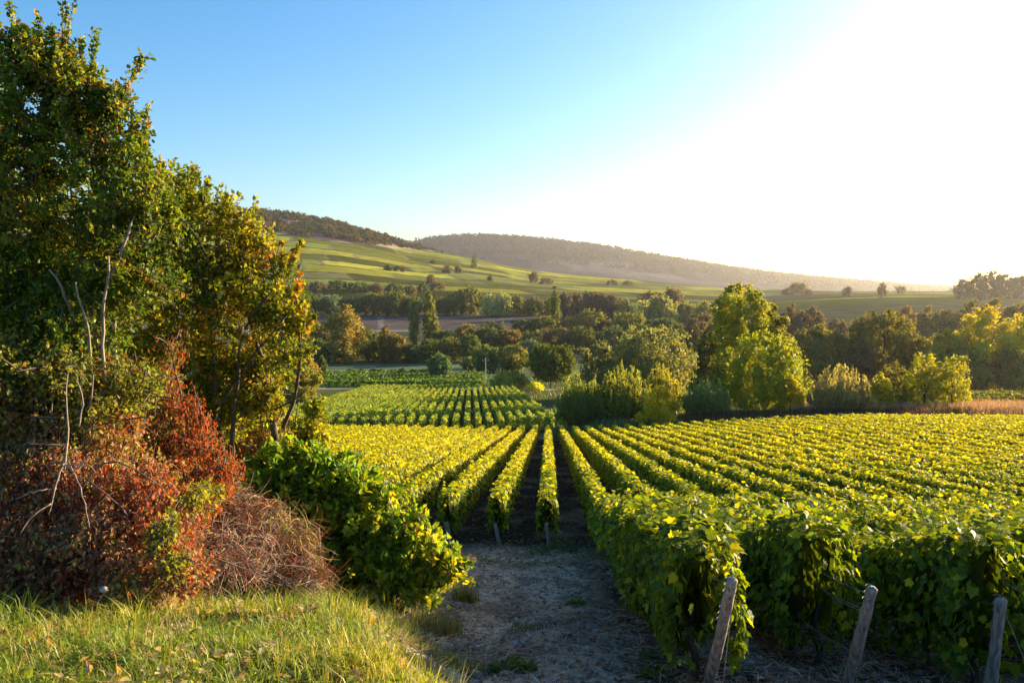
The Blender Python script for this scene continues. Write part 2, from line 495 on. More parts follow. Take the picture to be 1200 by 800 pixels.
def build_ground():
    rr = np.concatenate((np.geomspace(.35, 3, 14)[:-1], np.geomspace(3, 27, 250)[:-1], np.geomspace(27, 850, 200)[:-1], np.linspace(850, 2400, 300)[:-1], np.geomspace(2400, 9800, 120)))
    az = np.concatenate((np.arange(-180, -44, 4.0), np.linspace(-44, 44, 680), np.arange(48, 181, 4.0)))
    az[-1] = 180.0
    A, RR = np.meshgrid(R(1) * az, rr)
    X = (RR * np.sin(A)).ravel(); Y = (RR * np.cos(A)).ravel()
    Z = gz(X, Y)
    na, nr = len(az), len(rr)
    i, j = np.meshgrid(np.arange(nr - 1), np.arange(na - 1), indexing='ij')
    F = np.stack((i * na + j, i * na + j + 1, (i + 1) * na + j + 1, (i + 1) * na + j), -1).reshape(-1, 4)
    V = np.stack((X, Y, Z), 1)
    # centre fan
    n = len(V); V = np.concatenate((V, [[0, 0, gz1(0, 0)]]))
    j = np.arange(na - 1)
    F = np.concatenate((F, np.stack((np.full(na - 1, n), j + 1, j, np.full(na - 1, n)), 1)[:, [0, 1, 2, 2]]))
    T = tri(F[:-(na - 1)]); T = np.concatenate((T, F[-(na - 1):, :3]))
    T = T[:, ::-1]
    c = zone_colour(V[:, 0], V[:, 1])
    fine = 1 - sstep(25, 120, np.hypot(V[:, 0], V[:, 1]))
    o = link("ground", mesh("ground", V, T, M_GROUND, c, True, fine))
    tag(o, "valley ground with dirt path, vineyard soil, meadow and terraced hills", "ground", None, "structure")
build_ground()

# haze: one closed box of even, pale air
def build_haze():
    b = 9900.0
    z0, z1 = -160.0, 392.0
    V = np.array([(x, y, z) for z in (z0, z1) for y in (-b, b) for x in (-b, b)])
    F = np.array([(0, 2, 3, 1), (4, 5, 7, 6), (0, 1, 5, 4), (2, 6, 7, 3), (0, 4, 6, 2), (1, 3, 7, 5)])
    m, nt = new_mat("haze")
    v = nt.nodes.new("ShaderNodeVolumePrincipled")
    v.inputs["Color"].default_value = (.95, .93, .92, 1)
    v.inputs["Density"].default_value = HAZE_DENSITY
    v.inputs["Anisotropy"].default_value = .68
    o = nt.nodes.new("ShaderNodeOutputMaterial"); nt.links.new(v.outputs[0], o.inputs["Volume"])
    tag(link("haze", mesh("haze", V, F, m)), "thin pale morning haze filling the valley", "haze", None, "stuff")
build_haze()

# ------------------------------------------------------------------ vines
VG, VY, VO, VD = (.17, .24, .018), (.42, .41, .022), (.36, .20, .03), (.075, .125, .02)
SP = 1.37

def row_points(xf, y0, y1, dens, h0=.30, h1=1.36, w=.27, seed=0, ky=1.0):
    """leaf positions, normals and tips for one trimmed vine row; xf(y) is its line across the slope"""
    ys = []
    edges = np.linspace(y0, y1, max(2, int((y1 - y0) / 2.0) + 1))
    for a, b in zip(edges[:-1], edges[1:]):
        ys.append(rng.uniform(a, b, int(dens((a + b) / 2) * (b - a))))
    y = np.concatenate(ys)
    y = y[rng.random(len(y)) < .45 + .55 * sstep(.18, .36, noise2(y * .7, y * 0 + seed + 20, 12))]     # weak vines
    n = len(y)
    hn = noise2(y * .85, y * 0 + seed, 3); wn_ = noise2(y * 1.2, y * 0 + seed, 4)
    top = h1 + .26 * (hn - .5) * np.interp(y, [12, 22, 32], [1.7, .8, .5]); ww = w * (.72 + .6 * wn_) * np.interp(y, [10, 22, 40], [1.1, .82, .74])
    bot = h0 * np.interp(y, [9, 16], [.7, 1.0]) + .22 * (noise2(y * 1.4, y * 0 + seed, 6) - .5)
    kind = rng.random(n)
    side = np.where(rng.random(n) < .5, -1., 1.)
    t = rng.random(n) ** .85
    h = bot + (top - bot) * t
    bulge = .62 + .38 * np.sin(np.pi * np.clip(t * .8 + .18, 0, 1))
    x = side * ww * bulge * (.8 + .35 * rng.random(n))
    N = np.stack((side * 1.0, rng.normal(0, .55, n), .45 + .45 * rng.normal(size=n)), 1)
    inner = kind < .2
    x = np.where(inner, rng.uniform(-.8, .8, n) * ww, x)
    up = kind > .70
    x = np.where(up, rng.uniform(-.8, .8, n) * ww, x)
    h = np.where(up, top + .05 * rng.normal(size=n) + np.where(rng.random(n) < np.interp(y, [14, 30], [.2, .04]), np.interp(y, [14, 24], [.22, .14]) * rng.random(n), 0), h)
    N = np.where(up[:, None], np.stack((rng.normal(0, .6, n), rng.normal(0, .6, n), np.ones(n)), 1), N)
    T = np.stack((side * .35 + rng.normal(0, .4, n), rng.normal(0, .6, n), -.75 + .35 * rng.normal(size=n)), 1)
    T = np.where(up[:, None], rng.normal(size=(n, 3)) * np.array((1, 1, .35)), T)
    X = xf(y) + x
    P = np.stack((X, y, gz(xf(y), y) + h), 1)
    return P, N, T, t, up

def vine_row(name, xf, y0, y1, label, group, stocks=False, green=0.0):
    t = thing(name, (float(xf(np.array(y0))), y0, gz1(float(xf(np.array(y0))), y0)), label, "vine row", group)
    loc = np.array(t.location)
    ymid = 16.0
    parts = []
    seed = abs(float(xf(np.array(50.0)))) * 3.1 + 1
    def col(P, up, tt):
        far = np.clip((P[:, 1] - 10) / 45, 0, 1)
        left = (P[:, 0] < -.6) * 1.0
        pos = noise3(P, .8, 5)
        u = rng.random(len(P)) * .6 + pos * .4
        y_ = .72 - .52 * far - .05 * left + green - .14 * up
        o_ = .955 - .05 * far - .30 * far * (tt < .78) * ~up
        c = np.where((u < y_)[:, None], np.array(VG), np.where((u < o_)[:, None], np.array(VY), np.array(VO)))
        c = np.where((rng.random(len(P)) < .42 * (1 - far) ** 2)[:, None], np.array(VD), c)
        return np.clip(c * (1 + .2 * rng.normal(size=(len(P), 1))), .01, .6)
    if y0 < ymid:
        P, N, T, tt, up = row_points(xf, y0, min(ymid, y1), lambda y: 950 if y < 12 else 680, seed=seed)
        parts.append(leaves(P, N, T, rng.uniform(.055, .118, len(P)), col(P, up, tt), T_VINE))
    a = max(y0, ymid)
    if y1 > a:
        P, N, T, tt, up = row_points(xf, a, y1, lambda y: np.interp(y, [16, 28, 50, 92], [440, 320, 190, 120]), seed=seed)
        sz = np.interp(P[:, 1], [16, 28, 50, 92], [.10, .115, .15, .19]) * rng.uniform(.75, 1.25, len(P))
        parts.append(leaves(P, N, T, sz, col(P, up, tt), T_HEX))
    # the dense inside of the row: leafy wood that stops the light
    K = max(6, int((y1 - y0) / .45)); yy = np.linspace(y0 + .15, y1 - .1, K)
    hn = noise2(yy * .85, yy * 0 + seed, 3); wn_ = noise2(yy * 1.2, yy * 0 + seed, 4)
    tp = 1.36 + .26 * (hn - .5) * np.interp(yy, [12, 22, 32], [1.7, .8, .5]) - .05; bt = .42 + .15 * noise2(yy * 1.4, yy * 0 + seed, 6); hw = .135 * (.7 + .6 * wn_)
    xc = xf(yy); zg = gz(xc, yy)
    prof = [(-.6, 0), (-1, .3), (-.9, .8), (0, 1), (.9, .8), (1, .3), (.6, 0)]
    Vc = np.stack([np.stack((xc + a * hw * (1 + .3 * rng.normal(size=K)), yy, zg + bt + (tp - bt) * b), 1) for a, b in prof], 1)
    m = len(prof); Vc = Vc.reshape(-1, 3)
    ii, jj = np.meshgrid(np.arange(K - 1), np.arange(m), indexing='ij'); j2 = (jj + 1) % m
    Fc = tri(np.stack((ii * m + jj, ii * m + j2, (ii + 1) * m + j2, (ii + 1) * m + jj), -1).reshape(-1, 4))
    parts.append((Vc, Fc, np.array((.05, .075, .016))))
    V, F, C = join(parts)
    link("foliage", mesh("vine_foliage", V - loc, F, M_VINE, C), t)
    if stocks:
        for y in np.arange(y0 + .35, min(y1, stocks), 1.05):
            x = float(xf(np.array(y))) + rng.normal(0, .03); z = gz1(x, y)
            b = np.array((x, y + rng.normal(0, .05), z - .06))
            pts = [b, b + (rng.normal(0, .03), rng.normal(0, .04), .22), b + (rng.normal(0, .05), rng.normal(0, .06), .42), b + (rng.normal(0, .04), rng.normal(0, .1), .72)]
            V, F = tube_line(pts, .042, .022, 9, 7, .008)
            link("vine_trunk", mesh("vine_trunk", V - loc, tri(F), M_VINEWOOD, None, True), t)
    return t

ORD = ["", "first", "second", "third", "fourth", "fifth", "sixth", "seventh", "eighth", "ninth", "tenth", "eleventh", "twelfth", "thirteenth", "fourteenth"]
GROUP_V = "vine rows of the near vineyard"
def line_x(x):
    return lambda y: x + .05 * (noise2(np.asarray(y) * .25, np.asarray(y) * 0 + x, 2) - .5)
for n in range(-22, 40):
    x = n * SP
    y1 = 89.5 - .4 * rng.random()
    if n <= 0:
        y0 = max(22.4 + .3 * rng.random(), abs(x) / .62 - 4)
        if n == 0:
            lab = "vine row in line with the middle of the dirt path, ending at a short post"
        elif n > -13:
            lab = ORD[-n] + " vine row left of the one that meets the middle of the dirt path"
        else:
            lab = "yellowing vine row in the blended left part of the near vineyard"
        vine_row("vine_row", line_x(x), y0, y1, lab, GROUP_V, 27 if n >= -2 else False)
    else:
        y0 = max({1: 7.15, 2: 8.4, 3: 7.8}.get(n, 8.0 + .4 * rng.random()), x / .66 - 3)
        if n == 1:
            lab = "long leafy vine row edging the right side of the dirt path"
        elif n < 15:
            lab = ORD[n] + " vine row counted rightward from the bare dirt path"
        else:
            lab = "yellow vine row in the blended right part of the near vineyard"
        vine_row("vine_row", line_x(x), y0, y1, lab, GROUP_V, {1: 20, 2: 14, 3: 13, 4: 12}.get(n, False))

def coarse_row(name, A, B, h, w, per_m, size, cols, wts, label, group):
    """a distant row between two ground points"""
    A = np.array(A, float); B = np.array(B, float); L = np.linalg.norm(B - A)
    n = int(L * per_m); s = rng.random(n)
    Q = A + (B - A) * s[:, None]; d = (B - A) / L; side = np.array((-d[1], d[0]))
    o = rng.uniform(-1, 1, n); up = rng.random(n) < .4
    hh = np.where(up, h * (.9 + .2 * rng.random(n)), h * (.15 + .85 * rng.random(n))) * (.85 + .3 * noise2(s * L * .35, s * 0 + A[0], 8))
    Q2 = Q + side * (np.where(up, o, np.sign(o)) * w)[:, None]
    P = np.stack((Q2[:, 0], Q2[:, 1], gz(Q[:, 0], Q[:, 1]) + hh), 1)
    sg = np.sign(o)[:, None]
    N = np.where(up[:, None], rng.normal(0, .5, (n, 3)) + (0, 0, 1), np.concatenate((side[None] * sg, np.full((n, 1), .4)), 1) + rng.normal(0, .4, (n, 3)))
    loc = np.array((A[0], A[1], gz1(A[0], A[1])))
    V, F, C = leaves(P - loc, N, rdir(n), size * rng.uniform(.7, 1.3, n), palette(P, cols, wts, .08, .4), T_HEX)
    o_ = link(name, mesh(name, V, F, M_VINE, C), None, loc)
    return tag(o_, label, "vine row", group)

# second block, lower down the slope
nb = 28
for k in range(nb):
    x = 1.2 - k * SP
    cols = [(.19, .27, .06), (.30, .33, .06), (.12, .19, .045)]
    lab = (ORD[k + 1] + " vine row from the right end of the green block below the near vineyard") if k < 14 else "green vine row in the merged left half of the block below the near vineyard"
    coarse_row("vine_row", (x + .09 * 3, 98.5), (x - .09 * 117, 216), 1.3, .20, 50, .26, cols, [3, 2, 1], lab, "vine rows of the lower green block")
# third block: rows across the slope
for k in range(9):
    y = 229 + 5.6 * k
    coarse_row("vine_row", (at(330, 440, y)[0], y), (at(568, 440, y)[0], y), 1.4, .45, 20, .6, [(.09, .16, .045), (.14, .21, .06)], [2, 1],
               ORD[k + 1] + " dark green vine row across the slope, counted up from the pale track", "vine rows of the crosswise block")
# small patch on the right behind the shrubs
for k in range(8):
    y = 112 + 3.2 * k
    coarse_row("vine_row", (at(1128, 460, y)[0], y), (at(1250, 460, y)[0] + 4, y), 1.2, .3, 44, .30, [(.10, .13, .035), (.18, .17, .05)], [2, 1],
               ORD[k + 1] + " vine row of the small patch behind the pale dry grass on the right", "vine rows of the small right patch")

# ------------------------------------------------------------------ posts and wires
def post(px_top, py_top, y_top, px_b, y_b, r, label, wires=(), mat=M_POST):
    top = at(px_top, py_top, y_top)
    xb = (px_b - 643) / 1000 * y_b
    base = np.array((xb, y_b, gz1(xb, y_b) - .12))
    t = thing("vineyard_post", base, label, "post", "posts at the row ends")
    d = unit(top - base)
    K = 16; C = base + (top - base) * np.linspace(0, 1, K)[:, None]
    C = np.concatenate((C, [top + d * r * .25, top + d * r * .33]))
    bend = np.sin(np.linspace(0, 3, len(C)))[:, None] * np.array((r * .25, 0, 0))
    C = C + bend
    rad = np.r_[np.linspace(1.12, .96, K), .7, .05] * r * (1 + .05 * rng.normal(size=K + 2))
    V, F = tubes(C[None], rad[None], 14)
    V = V + rng.normal(0, r * .035, V.shape)
    link("wooden_stake", mesh("wooden_stake", V - base, tri(F), mat, None, True), t)
    # turns of wire round the head
    for f in (.9, .68):
        c = base + (top - base) * f
        a = np.linspace(0, 2 * np.pi * 2.2, 40)
        u = unit(np.cross(d, (1, 0, 0))); v = np.cross(d, u)
        ring = c + (r * 1.06) * (np.cos(a)[:, None] * u + np.sin(a)[:, None] * v) + d * (a[:, None] / 90)
        V, F = tubes(ring[None], np.full((1, 40), .0028), 4)
        link("wire_wrap", mesh("wire_wrap", V - base, tri(F), M_WIRE), t)
    for q0, q1, sag in wires:
        q0 = np.array(q0); q1 = np.array(q1)
        s = np.linspace(0, 1, 14)[:, None]
        Cw = q0 + (q1 - q0) * s - np.array((0, 0, sag)) * (4 * s * (1 - s))
        V, F = tubes(Cw[None], np.full((1, 14), .0034), 4)
        link("trellis_wire", mesh("trellis_wire", V - base, tri(F), M_WIRE), t)
    return t

def gpt(x, y, h=0.0):
    return np.array((x, y, gz1(x, y) + h))
p1t = at(857, 683, 6.55)
post(857, 680, 6.55, 831, 7.25, .044, "leaning wooden post at the end of the row beside the dirt path",
     [(p1t + (.02, 0, -.03), at(846, 800, 6.9) - (0, 0, .1), 0.0), (p1t, gpt(1.37, 8.2, .95), .02)])
p2t = at(1020, 694, 7.25)
post(1021, 690, 7.25, 993, 7.75, .048, "grey wooden post with bare wires running back into the vines",
     [(p2t + (0, .02, -.02), gpt(2.72, 9.0, 1.12), .03), (p2t + (-.02, .02, -.16), gpt(2.70, 9.0, .98), .04),
      (p2t + (-.02, .02, -.18), gpt(2.78, 9.1, .95), .05), (p2t + (-.03, 0, -.55), gpt(2.6, 8.9, .55), .05),
      (p2t + (.03, 0, -.1), gpt(2.66, 7.35), .0)])
p3t = at(1170, 708, 7.6)
post(1172, 703, 7.6, 1160, 7.85, .052, "wooden post nearest the right edge, half behind leaves",
     [(p3t + (.04, 0, -.03), gpt(4.28, 7.3), .0), (p3t, gpt(4.11, 8.6, .95), .03)])
post(640, 613, 22.0, 645, 22.2, .05, "short post under the row in line with the path middle")
post(580, 614, 22.0, 586, 22.3, .045, "short pale post at the end of the row left of the path middle")
post(523, 612, 22.0, 527, 22.3, .05, "short post beside the green bush, second row left")

# ------------------------------------------------------------------ trees of the middle distance and beyond
def tone(c, k):
    return tuple(np.array(c) * k)
G_DARK = [(.040, .060, .022), (.055, .078, .026), (.075, .085, .028)]
G_OLIVE = [(.075, .085, .028), (.10, .10, .035), (.055, .07, .025)]
G_WARM = [(.12, .10, .035), (.09, .09, .03), (.15, .10, .035)]
G_BRIGHT = [(.12, .155, .022), (.17, .18, .025), (.09, .13, .022)]
G_YELLOW = [(.42, .38, .025), (.32, .31, .025), (.46, .38, .03)]
G_GREY = [(.19, .22, .09), (.15, .18, .075), (.24, .24, .10)]
G_BLUE = [(.07, .10, .06), (.09, .12, .07)]
G_BROWN = [(.075, .062, .040), (.10, .075, .045), (.06, .055, .035)]

PROFILE = {
    'round': ([0, .12, .3, .5, .72, .9, 1], [.35, .72, .96, 1, .84, .5, .1]),
    'bush': ([0, .1, .3, .55, .8, 1], [.75, .95, 1, .85, .55, .1]),
    'tall': ([0, .1, .3, .6, .85, 1], [.6, .9, 1, .9, .66, .25]),
    'poplar': ([0, .06, .25, .55, .85, 1], [.4, .75, 1, .92, .6, .12]),
    'willow': ([0, .15, .4, .6, .8, 1], [.8, .95, 1, .95, .7, .15]),
}

def crown(w, h, kind, size, n, cols, seed, lobes=14, core=True, patchy=.5, far=True):
    """leaves gathered in lobes inside a profile of revolution, base at z = 0"""
    zk, rk = PROFILE[kind]
    r0 = w / 2
    parts = []
    lr = np.random.default_rng(seed)
    t = np.clip((np.arange(lobes) + .3 + .5 * lr.random(lobes)) / lobes, .04, .97)
    ang = np.arange(lobes) * 2.4 + lr.random(lobes)
    rp = np.interp(t, zk, rk) * r0
    L = (.44 if kind != 'poplar' else .60) * (.75 + .5 * lr.random(lobes)) * np.maximum(rp, .35 * r0)
    L = np.minimum(L * (14 / lobes) ** .3, h * .32)
    rc = np.maximum(rp - L * .85, 0) * (.85 + .3 * lr.random(lobes))
    Cc = np.stack((rc * np.cos(ang), rc * np.sin(ang), np.clip(t * h, L * .55, h - L * .8)), 1)
    va = 1.0 if kind in ('round', 'bush') else (1.5 if kind != 'poplar' else 1.9)
    i = lr.choice(lobes, n, p=(L ** 2) / np.sum(L ** 2))
    d = unit(lr.normal(size=(n, 3)) + (0, 0, .25))
    bump = .78 + .44 * noise3(d * 2.2 + i[:, None] * 3.7, 1.7, seed % 97)
    rad = L[i] * bump * (1 - .40 * lr.random(n) ** 2.0)
    P = Cc[i] + d * rad[:, None] * np.array((1, 1, va))
    # two thirds of the leaves sit in separate tufts so that the outline breaks up
    nt = lobes * 11
    ti = lr.choice(lobes, nt, p=(L ** 2) / np.sum(L ** 2))
    td = unit(lr.normal(size=(nt, 3)) + (0, 0, .45))
    tc = Cc[ti] + td * (L[ti] * lr.uniform(.72, 1.22, nt))[:, None] * np.array((1, 1, va))
    tuft_ = lr.random(n) < .66
    j = lr.integers(0, nt, n)
    off = lr.normal(size=(n, 3)) * (L[ti[j]] * lr.uniform(.10, .20, nt)[j])[:, None]
    off[:, 2] = off[:, 2] * .8
    P = np.where(tuft_[:, None], tc[j] + off, P)
    d = np.where(tuft_[:, None], unit(td[j] + .8 * unit(off)), d)
    P[:, 2] = np.clip(P[:, 2], .02 * h, None)
    N = unit(d + .7 * lr.normal(size=(n, 3)) + (0, 0, .25))
    if kind in ('poplar',):
        T = lr.normal(size=(n, 3)) * .5 + (0, 0, 1)
    elif kind == 'willow':
        T = lr.normal(size=(n, 3)) * .5 + (0, 0, -.6)
    else:
        T = lr.normal(size=(n, 3))
    c = palette(P, cols, np.arange(len(cols), 0, -1) ** .6, 3.0 / w, patchy, .16, seed % 89)
    parts.append(leaves(P, N, T, size * lr.uniform(.65, 1.35, n), c, T_DIAMOND))
    if core and (far or kind == 'willow' or w > 6.5):
        m = np.array(cols).mean(0)
        for k in range(lobes):
            Vb, Fb = blob(Cc[k], L[k] * (.40 if kind == 'willow' or not far else .58) * np.array((1, 1, va)), seed * .37 + k, 9, 6)
            parts.append((Vb, Fb, m))
    return join(parts)

def limbs(w, h, r, seed, base=.0, n=4):
    lr = np.random.default_rng(seed + 5)
    out = [tube_line([(0, 0, -.3), (lr.normal(0, .02) * h, lr.normal(0, .02) * h, .3 * h), (lr.normal(0, .03) * h, lr.normal(0, .03) * h, .75 * h)], r, r * .35, 8, 7)]
    for k in range(n):
        a = k * 6.28 / n + lr.random(); z = h * (.18 + .1 * lr.random())
        out.append(tube_line([(0, 0, z), (math.cos(a) * w * .15, math.sin(a) * w * .15, z + .2 * h), (math.cos(a) * w * .3, math.sin(a) * w * .3, z + (.35 + .15 * lr.random()) * h)], r * .5, r * .12, 6, 5))
    return join_tubes(out)

tree_seed = [100]
def tree(px, top, wpx, y, kind, cols, label, group=None, cat="tree", name="tree", lift=.06, dens=2.6, leafpx=2.6, lobes=14, base_py=None, patchy=.5, far=True, parts=True):
    tree_seed[0] += 7
    seed = tree_seed[0]
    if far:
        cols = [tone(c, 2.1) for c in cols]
    if base_py is not None:                      # the distance at which the slope shows at base_py
        ys = np.linspace(560, 2250, 700); q = np.array([at(px, base_py, v) for v in (1.0,)])[0]
        vis = gz(q[0] * ys, ys) / ys >= q[2]
        y = float(ys[np.argmax(vis)]) if vis.any() else y
    x = at(px, top, y)[0]
    z0 = gz1(x, y)
    h = at(px, top, y)[2] - z0
    w = wpx / 1000 * y
    hp = h / y * 1000
    n = int(np.clip(dens * wpx * hp, 350, 15000))
    size = max(leafpx * y / 1000, .12)
    t = thing(name, (x, y, z0), label, cat, group)
    lz = lift * h
    V, F, C = crown(w, h - lz, kind, size, n, cols, seed, lobes, True, patchy, far)
    V = V + (0, 0, lz)
    link("crown", mesh("crown", V, F, M_FARLEAF if far else M_LEAF, C), t)
    if parts:
        V, F = limbs(w, h, max(.05, h * .022), seed)
        link("trunk", mesh("trunk", V, F, M_BARK, None, True), t)
    return t

WOOD = "trees of the valley wood"
# --- solitary and recognisable trees
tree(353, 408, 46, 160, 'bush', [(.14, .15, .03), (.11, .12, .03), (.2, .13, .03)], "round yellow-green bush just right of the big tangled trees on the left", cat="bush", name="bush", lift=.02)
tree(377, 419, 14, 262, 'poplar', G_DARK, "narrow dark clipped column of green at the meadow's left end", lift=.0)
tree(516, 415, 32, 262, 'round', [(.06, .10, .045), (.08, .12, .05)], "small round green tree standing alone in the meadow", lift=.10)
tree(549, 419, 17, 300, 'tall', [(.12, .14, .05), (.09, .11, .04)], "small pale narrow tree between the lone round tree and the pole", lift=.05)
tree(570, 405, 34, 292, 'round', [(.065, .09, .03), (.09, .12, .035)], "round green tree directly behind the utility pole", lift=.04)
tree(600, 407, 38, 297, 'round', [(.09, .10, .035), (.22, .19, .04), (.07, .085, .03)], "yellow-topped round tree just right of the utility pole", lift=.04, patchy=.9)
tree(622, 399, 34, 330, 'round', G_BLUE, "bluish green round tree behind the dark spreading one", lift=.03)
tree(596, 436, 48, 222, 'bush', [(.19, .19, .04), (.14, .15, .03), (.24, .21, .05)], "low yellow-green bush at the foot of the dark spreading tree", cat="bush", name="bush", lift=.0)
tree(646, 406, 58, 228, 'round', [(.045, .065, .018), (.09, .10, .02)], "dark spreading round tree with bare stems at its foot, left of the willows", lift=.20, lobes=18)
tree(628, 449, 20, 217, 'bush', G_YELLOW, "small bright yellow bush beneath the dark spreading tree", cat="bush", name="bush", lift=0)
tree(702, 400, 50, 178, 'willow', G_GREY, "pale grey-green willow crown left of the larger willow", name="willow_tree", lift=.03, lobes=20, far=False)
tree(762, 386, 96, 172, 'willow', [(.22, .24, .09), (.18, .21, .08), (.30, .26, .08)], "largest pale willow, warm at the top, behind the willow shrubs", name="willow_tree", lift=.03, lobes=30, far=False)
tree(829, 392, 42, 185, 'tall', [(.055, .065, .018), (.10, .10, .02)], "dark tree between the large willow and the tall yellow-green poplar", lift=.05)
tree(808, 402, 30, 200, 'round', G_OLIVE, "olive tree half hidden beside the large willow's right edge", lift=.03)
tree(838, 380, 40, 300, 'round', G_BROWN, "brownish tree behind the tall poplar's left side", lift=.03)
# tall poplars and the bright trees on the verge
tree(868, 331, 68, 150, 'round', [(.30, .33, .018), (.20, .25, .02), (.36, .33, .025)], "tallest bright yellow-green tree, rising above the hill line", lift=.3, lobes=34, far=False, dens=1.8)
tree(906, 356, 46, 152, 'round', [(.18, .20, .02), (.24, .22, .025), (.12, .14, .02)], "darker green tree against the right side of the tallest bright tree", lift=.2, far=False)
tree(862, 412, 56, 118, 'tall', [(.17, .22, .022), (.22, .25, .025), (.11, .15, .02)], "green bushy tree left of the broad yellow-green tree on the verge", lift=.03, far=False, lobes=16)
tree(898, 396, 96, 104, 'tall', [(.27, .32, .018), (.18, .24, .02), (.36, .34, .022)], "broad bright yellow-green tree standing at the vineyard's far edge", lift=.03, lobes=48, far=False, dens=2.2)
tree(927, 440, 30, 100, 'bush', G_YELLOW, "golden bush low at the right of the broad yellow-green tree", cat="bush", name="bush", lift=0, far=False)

# --- shrubs with upright shoots
def shoot_shrub(px, top, wpx, y, cols, label, n=260, spread=.9, leaf=.30, name="willow_shrub", group=None, per=40, tm=T_SLIM):
    tree_seed[0] += 7
    lr = np.random.default_rng(tree_seed[0])
    x = at(px, top, y)[0]; z0 = gz1(x, y); h = at(px, top, y)[2] - z0; w = wpx / 1000 * y
    t = thing(name, (x, y, z0), label, "shrub", group)
    a = lr.random(n) * 6.283; rr = np.sqrt(lr.random(n))
    b = np.stack((np.cos(a) * rr * w * .22, np.sin(a) * rr * w * .22, np.full(n, -.1)), 1)
    hh = h * (1 - .62 * rr ** 2) * np.where(lr.random(n) < .25, lr.uniform(.95, 1.12, n), lr.uniform(.45, .92, n))
    e = np.stack((np.cos(a) * rr * w * .5 * spread, np.sin(a) * rr * w * .5 * spread, hh), 1)
    m = (b + e) / 2 + np.stack((np.cos(a) * rr * w * .14, np.sin(a) * rr * w * .14, .06 * h + 0 * a), 1)
    s = np.linspace(0, 1, 6)[None, :, None]
    C = (1 - s) ** 2 * b[:, None] + 2 * s * (1 - s) * m[:, None] + s ** 2 * e[:, None]
    V, F = tubes(C, np.linspace(.03, .006, 6)[None] * np.ones((n, 1)), 3)
    link("stems", mesh("stems", V, tri(F), M_BARK), t)
    n = int(n); per = int(per * 1.6); k = lr.integers(0, n, n * per); u = lr.random(n * per) ** .75 * .86 + .14
    u = u[:, None]
    P = (1 - u) ** 2 * b[k] + 2 * u * (1 - u) * m[k] + u ** 2 * e[k]
    tg = unit(2 * (1 - u) * (m[k] - b[k]) + 2 * u * (e[k] - m[k]))
    T = tg + .38 * lr.normal(size=P.shape); P = P + lr.normal(0, .05, P.shape)
    V, F, C2 = leaves(P, lr.normal(size=P.shape), T, leaf * lr.uniform(.6, 1.3, len(P)), palette(P, cols, np.arange(len(cols), 0, -1), .6, .4, .18, tree_seed[0] % 71), tm)
    link("foliage", mesh("foliage", V, F, M_LEAF, C2), t)
    return t
WSH = "willow shrubs on the vineyard's far verge"
shoot_shrub(683, 437, 72, 102, [(.19, .25, .06), (.26, .30, .07)], "leftmost rounded willow shrub of the clump, dark at its left foot", 210, group=WSH, leaf=.42)
shoot_shrub(733, 430, 84, 101, [(.25, .29, .06), (.33, .33, .07), (.18, .23, .05)], "middle and tallest willow shrub of the clump, with upright shoots", 250, group=WSH, leaf=.42)
shoot_shrub(774, 432, 66, 106, [(.26, .28, .055), (.35, .32, .06)], "willow shrub rising behind the golden bush", 200, group=WSH, leaf=.42)
tree(772, 452, 48, 94.5, 'bush', [(.62, .50, .03), (.50, .44, .03)], "golden yellow bush at the right foot of the willow clump", cat="bush", name="bush", lift=0, far=False)
shoot_shrub(828, 441, 62, 99, [(.17, .26, .10), (.22, .30, .11)], "cool green feathery shrub left of the broad yellow-green tree", 170, leaf=.36, name="shrub")
shoot_shrub(986, 430, 84, 99, [(.32, .31, .15), (.40, .36, .18), (.24, .24, .10)], "greyish plume-like shrub with spiky shoots beside the golden bush", 190, leaf=.42, name="shrub")
tree(1032, 438, 34, 101, 'bush', [(.40, .38, .03), (.3, .31, .03)], "small golden bush between the spiky grey shrub and the taller bright shrubs", cat="bush", name="bush", lift=.0, far=False)
tree(1046, 424, 36, 108, 'tall', [(.13, .13, .03), (.18, .17, .035)], "olive shrub behind the small golden bush", cat="shrub", name="shrub", lift=.0, far=False)
tree(1084, 413, 42, 102, 'tall', [(.34, .35, .025), (.25, .28, .025), (.42, .38, .03)], "taller bright shrub of the pair right of the small golden bush", cat="shrub", name="shrub", lift=.05, lobes=16, far=False, dens=1.5)
tree(1117, 419, 44, 103, 'tall', [(.32, .33, .025), (.24, .27, .025), (.40, .36, .03)], "rightmost bright feathery shrub on the verge", cat="shrub", name="shrub", lift=.04, lobes=16, far=False, dens=1.5)
tree(1064, 440, 30, 104, 'bush', [(.15, .17, .04), (.2, .2, .04)], "low pale shrub filling the gap before the taller bright shrub", cat="shrub", name="shrub", lift=0, far=False)

# --- dark round trees on the right
tree(962, 382, 84, 225, 'round', [(.10, .095, .028), (.13, .11, .032)], "broad dark dome of a tree left of the larger dark trees", lift=.0, lobes=18)
tree(1036, 364, 88, 232, 'round', [(.095, .095, .022), (.14, .12, .028), (.07, .07, .02)], "largest dark round tree behind the bright shrubs on the right", lift=.0, lobes=24)
tree(1075, 393, 46, 228, 'round', [(.075, .08, .022), (.11, .10, .025)], "dark green tree on the right shoulder of the largest dark one", lift=.0)
tree(1006, 398, 44, 224, 'round', G_BROWN, "brownish crown in the gap between the two dark domes", lift=.0)
tree(1112, 388, 60, 212, 'round', [(.17, .155, .025), (.22, .18, .03)], "warm olive tree just left of the golden mass at the right edge", lift=.0, lobes=18)
tree(1158, 360, 84, 215, 'round', [(.25, .225, .02), (.30, .25, .025), (.19, .18, .02)], "large golden-green tree near the right edge", lift=.0, lobes=24)
tree(1215, 362, 70, 220, 'round', [(.27, .23, .022), (.22, .19, .02)], "golden-green tree cut off by the right edge", lift=.0, lobes=18)
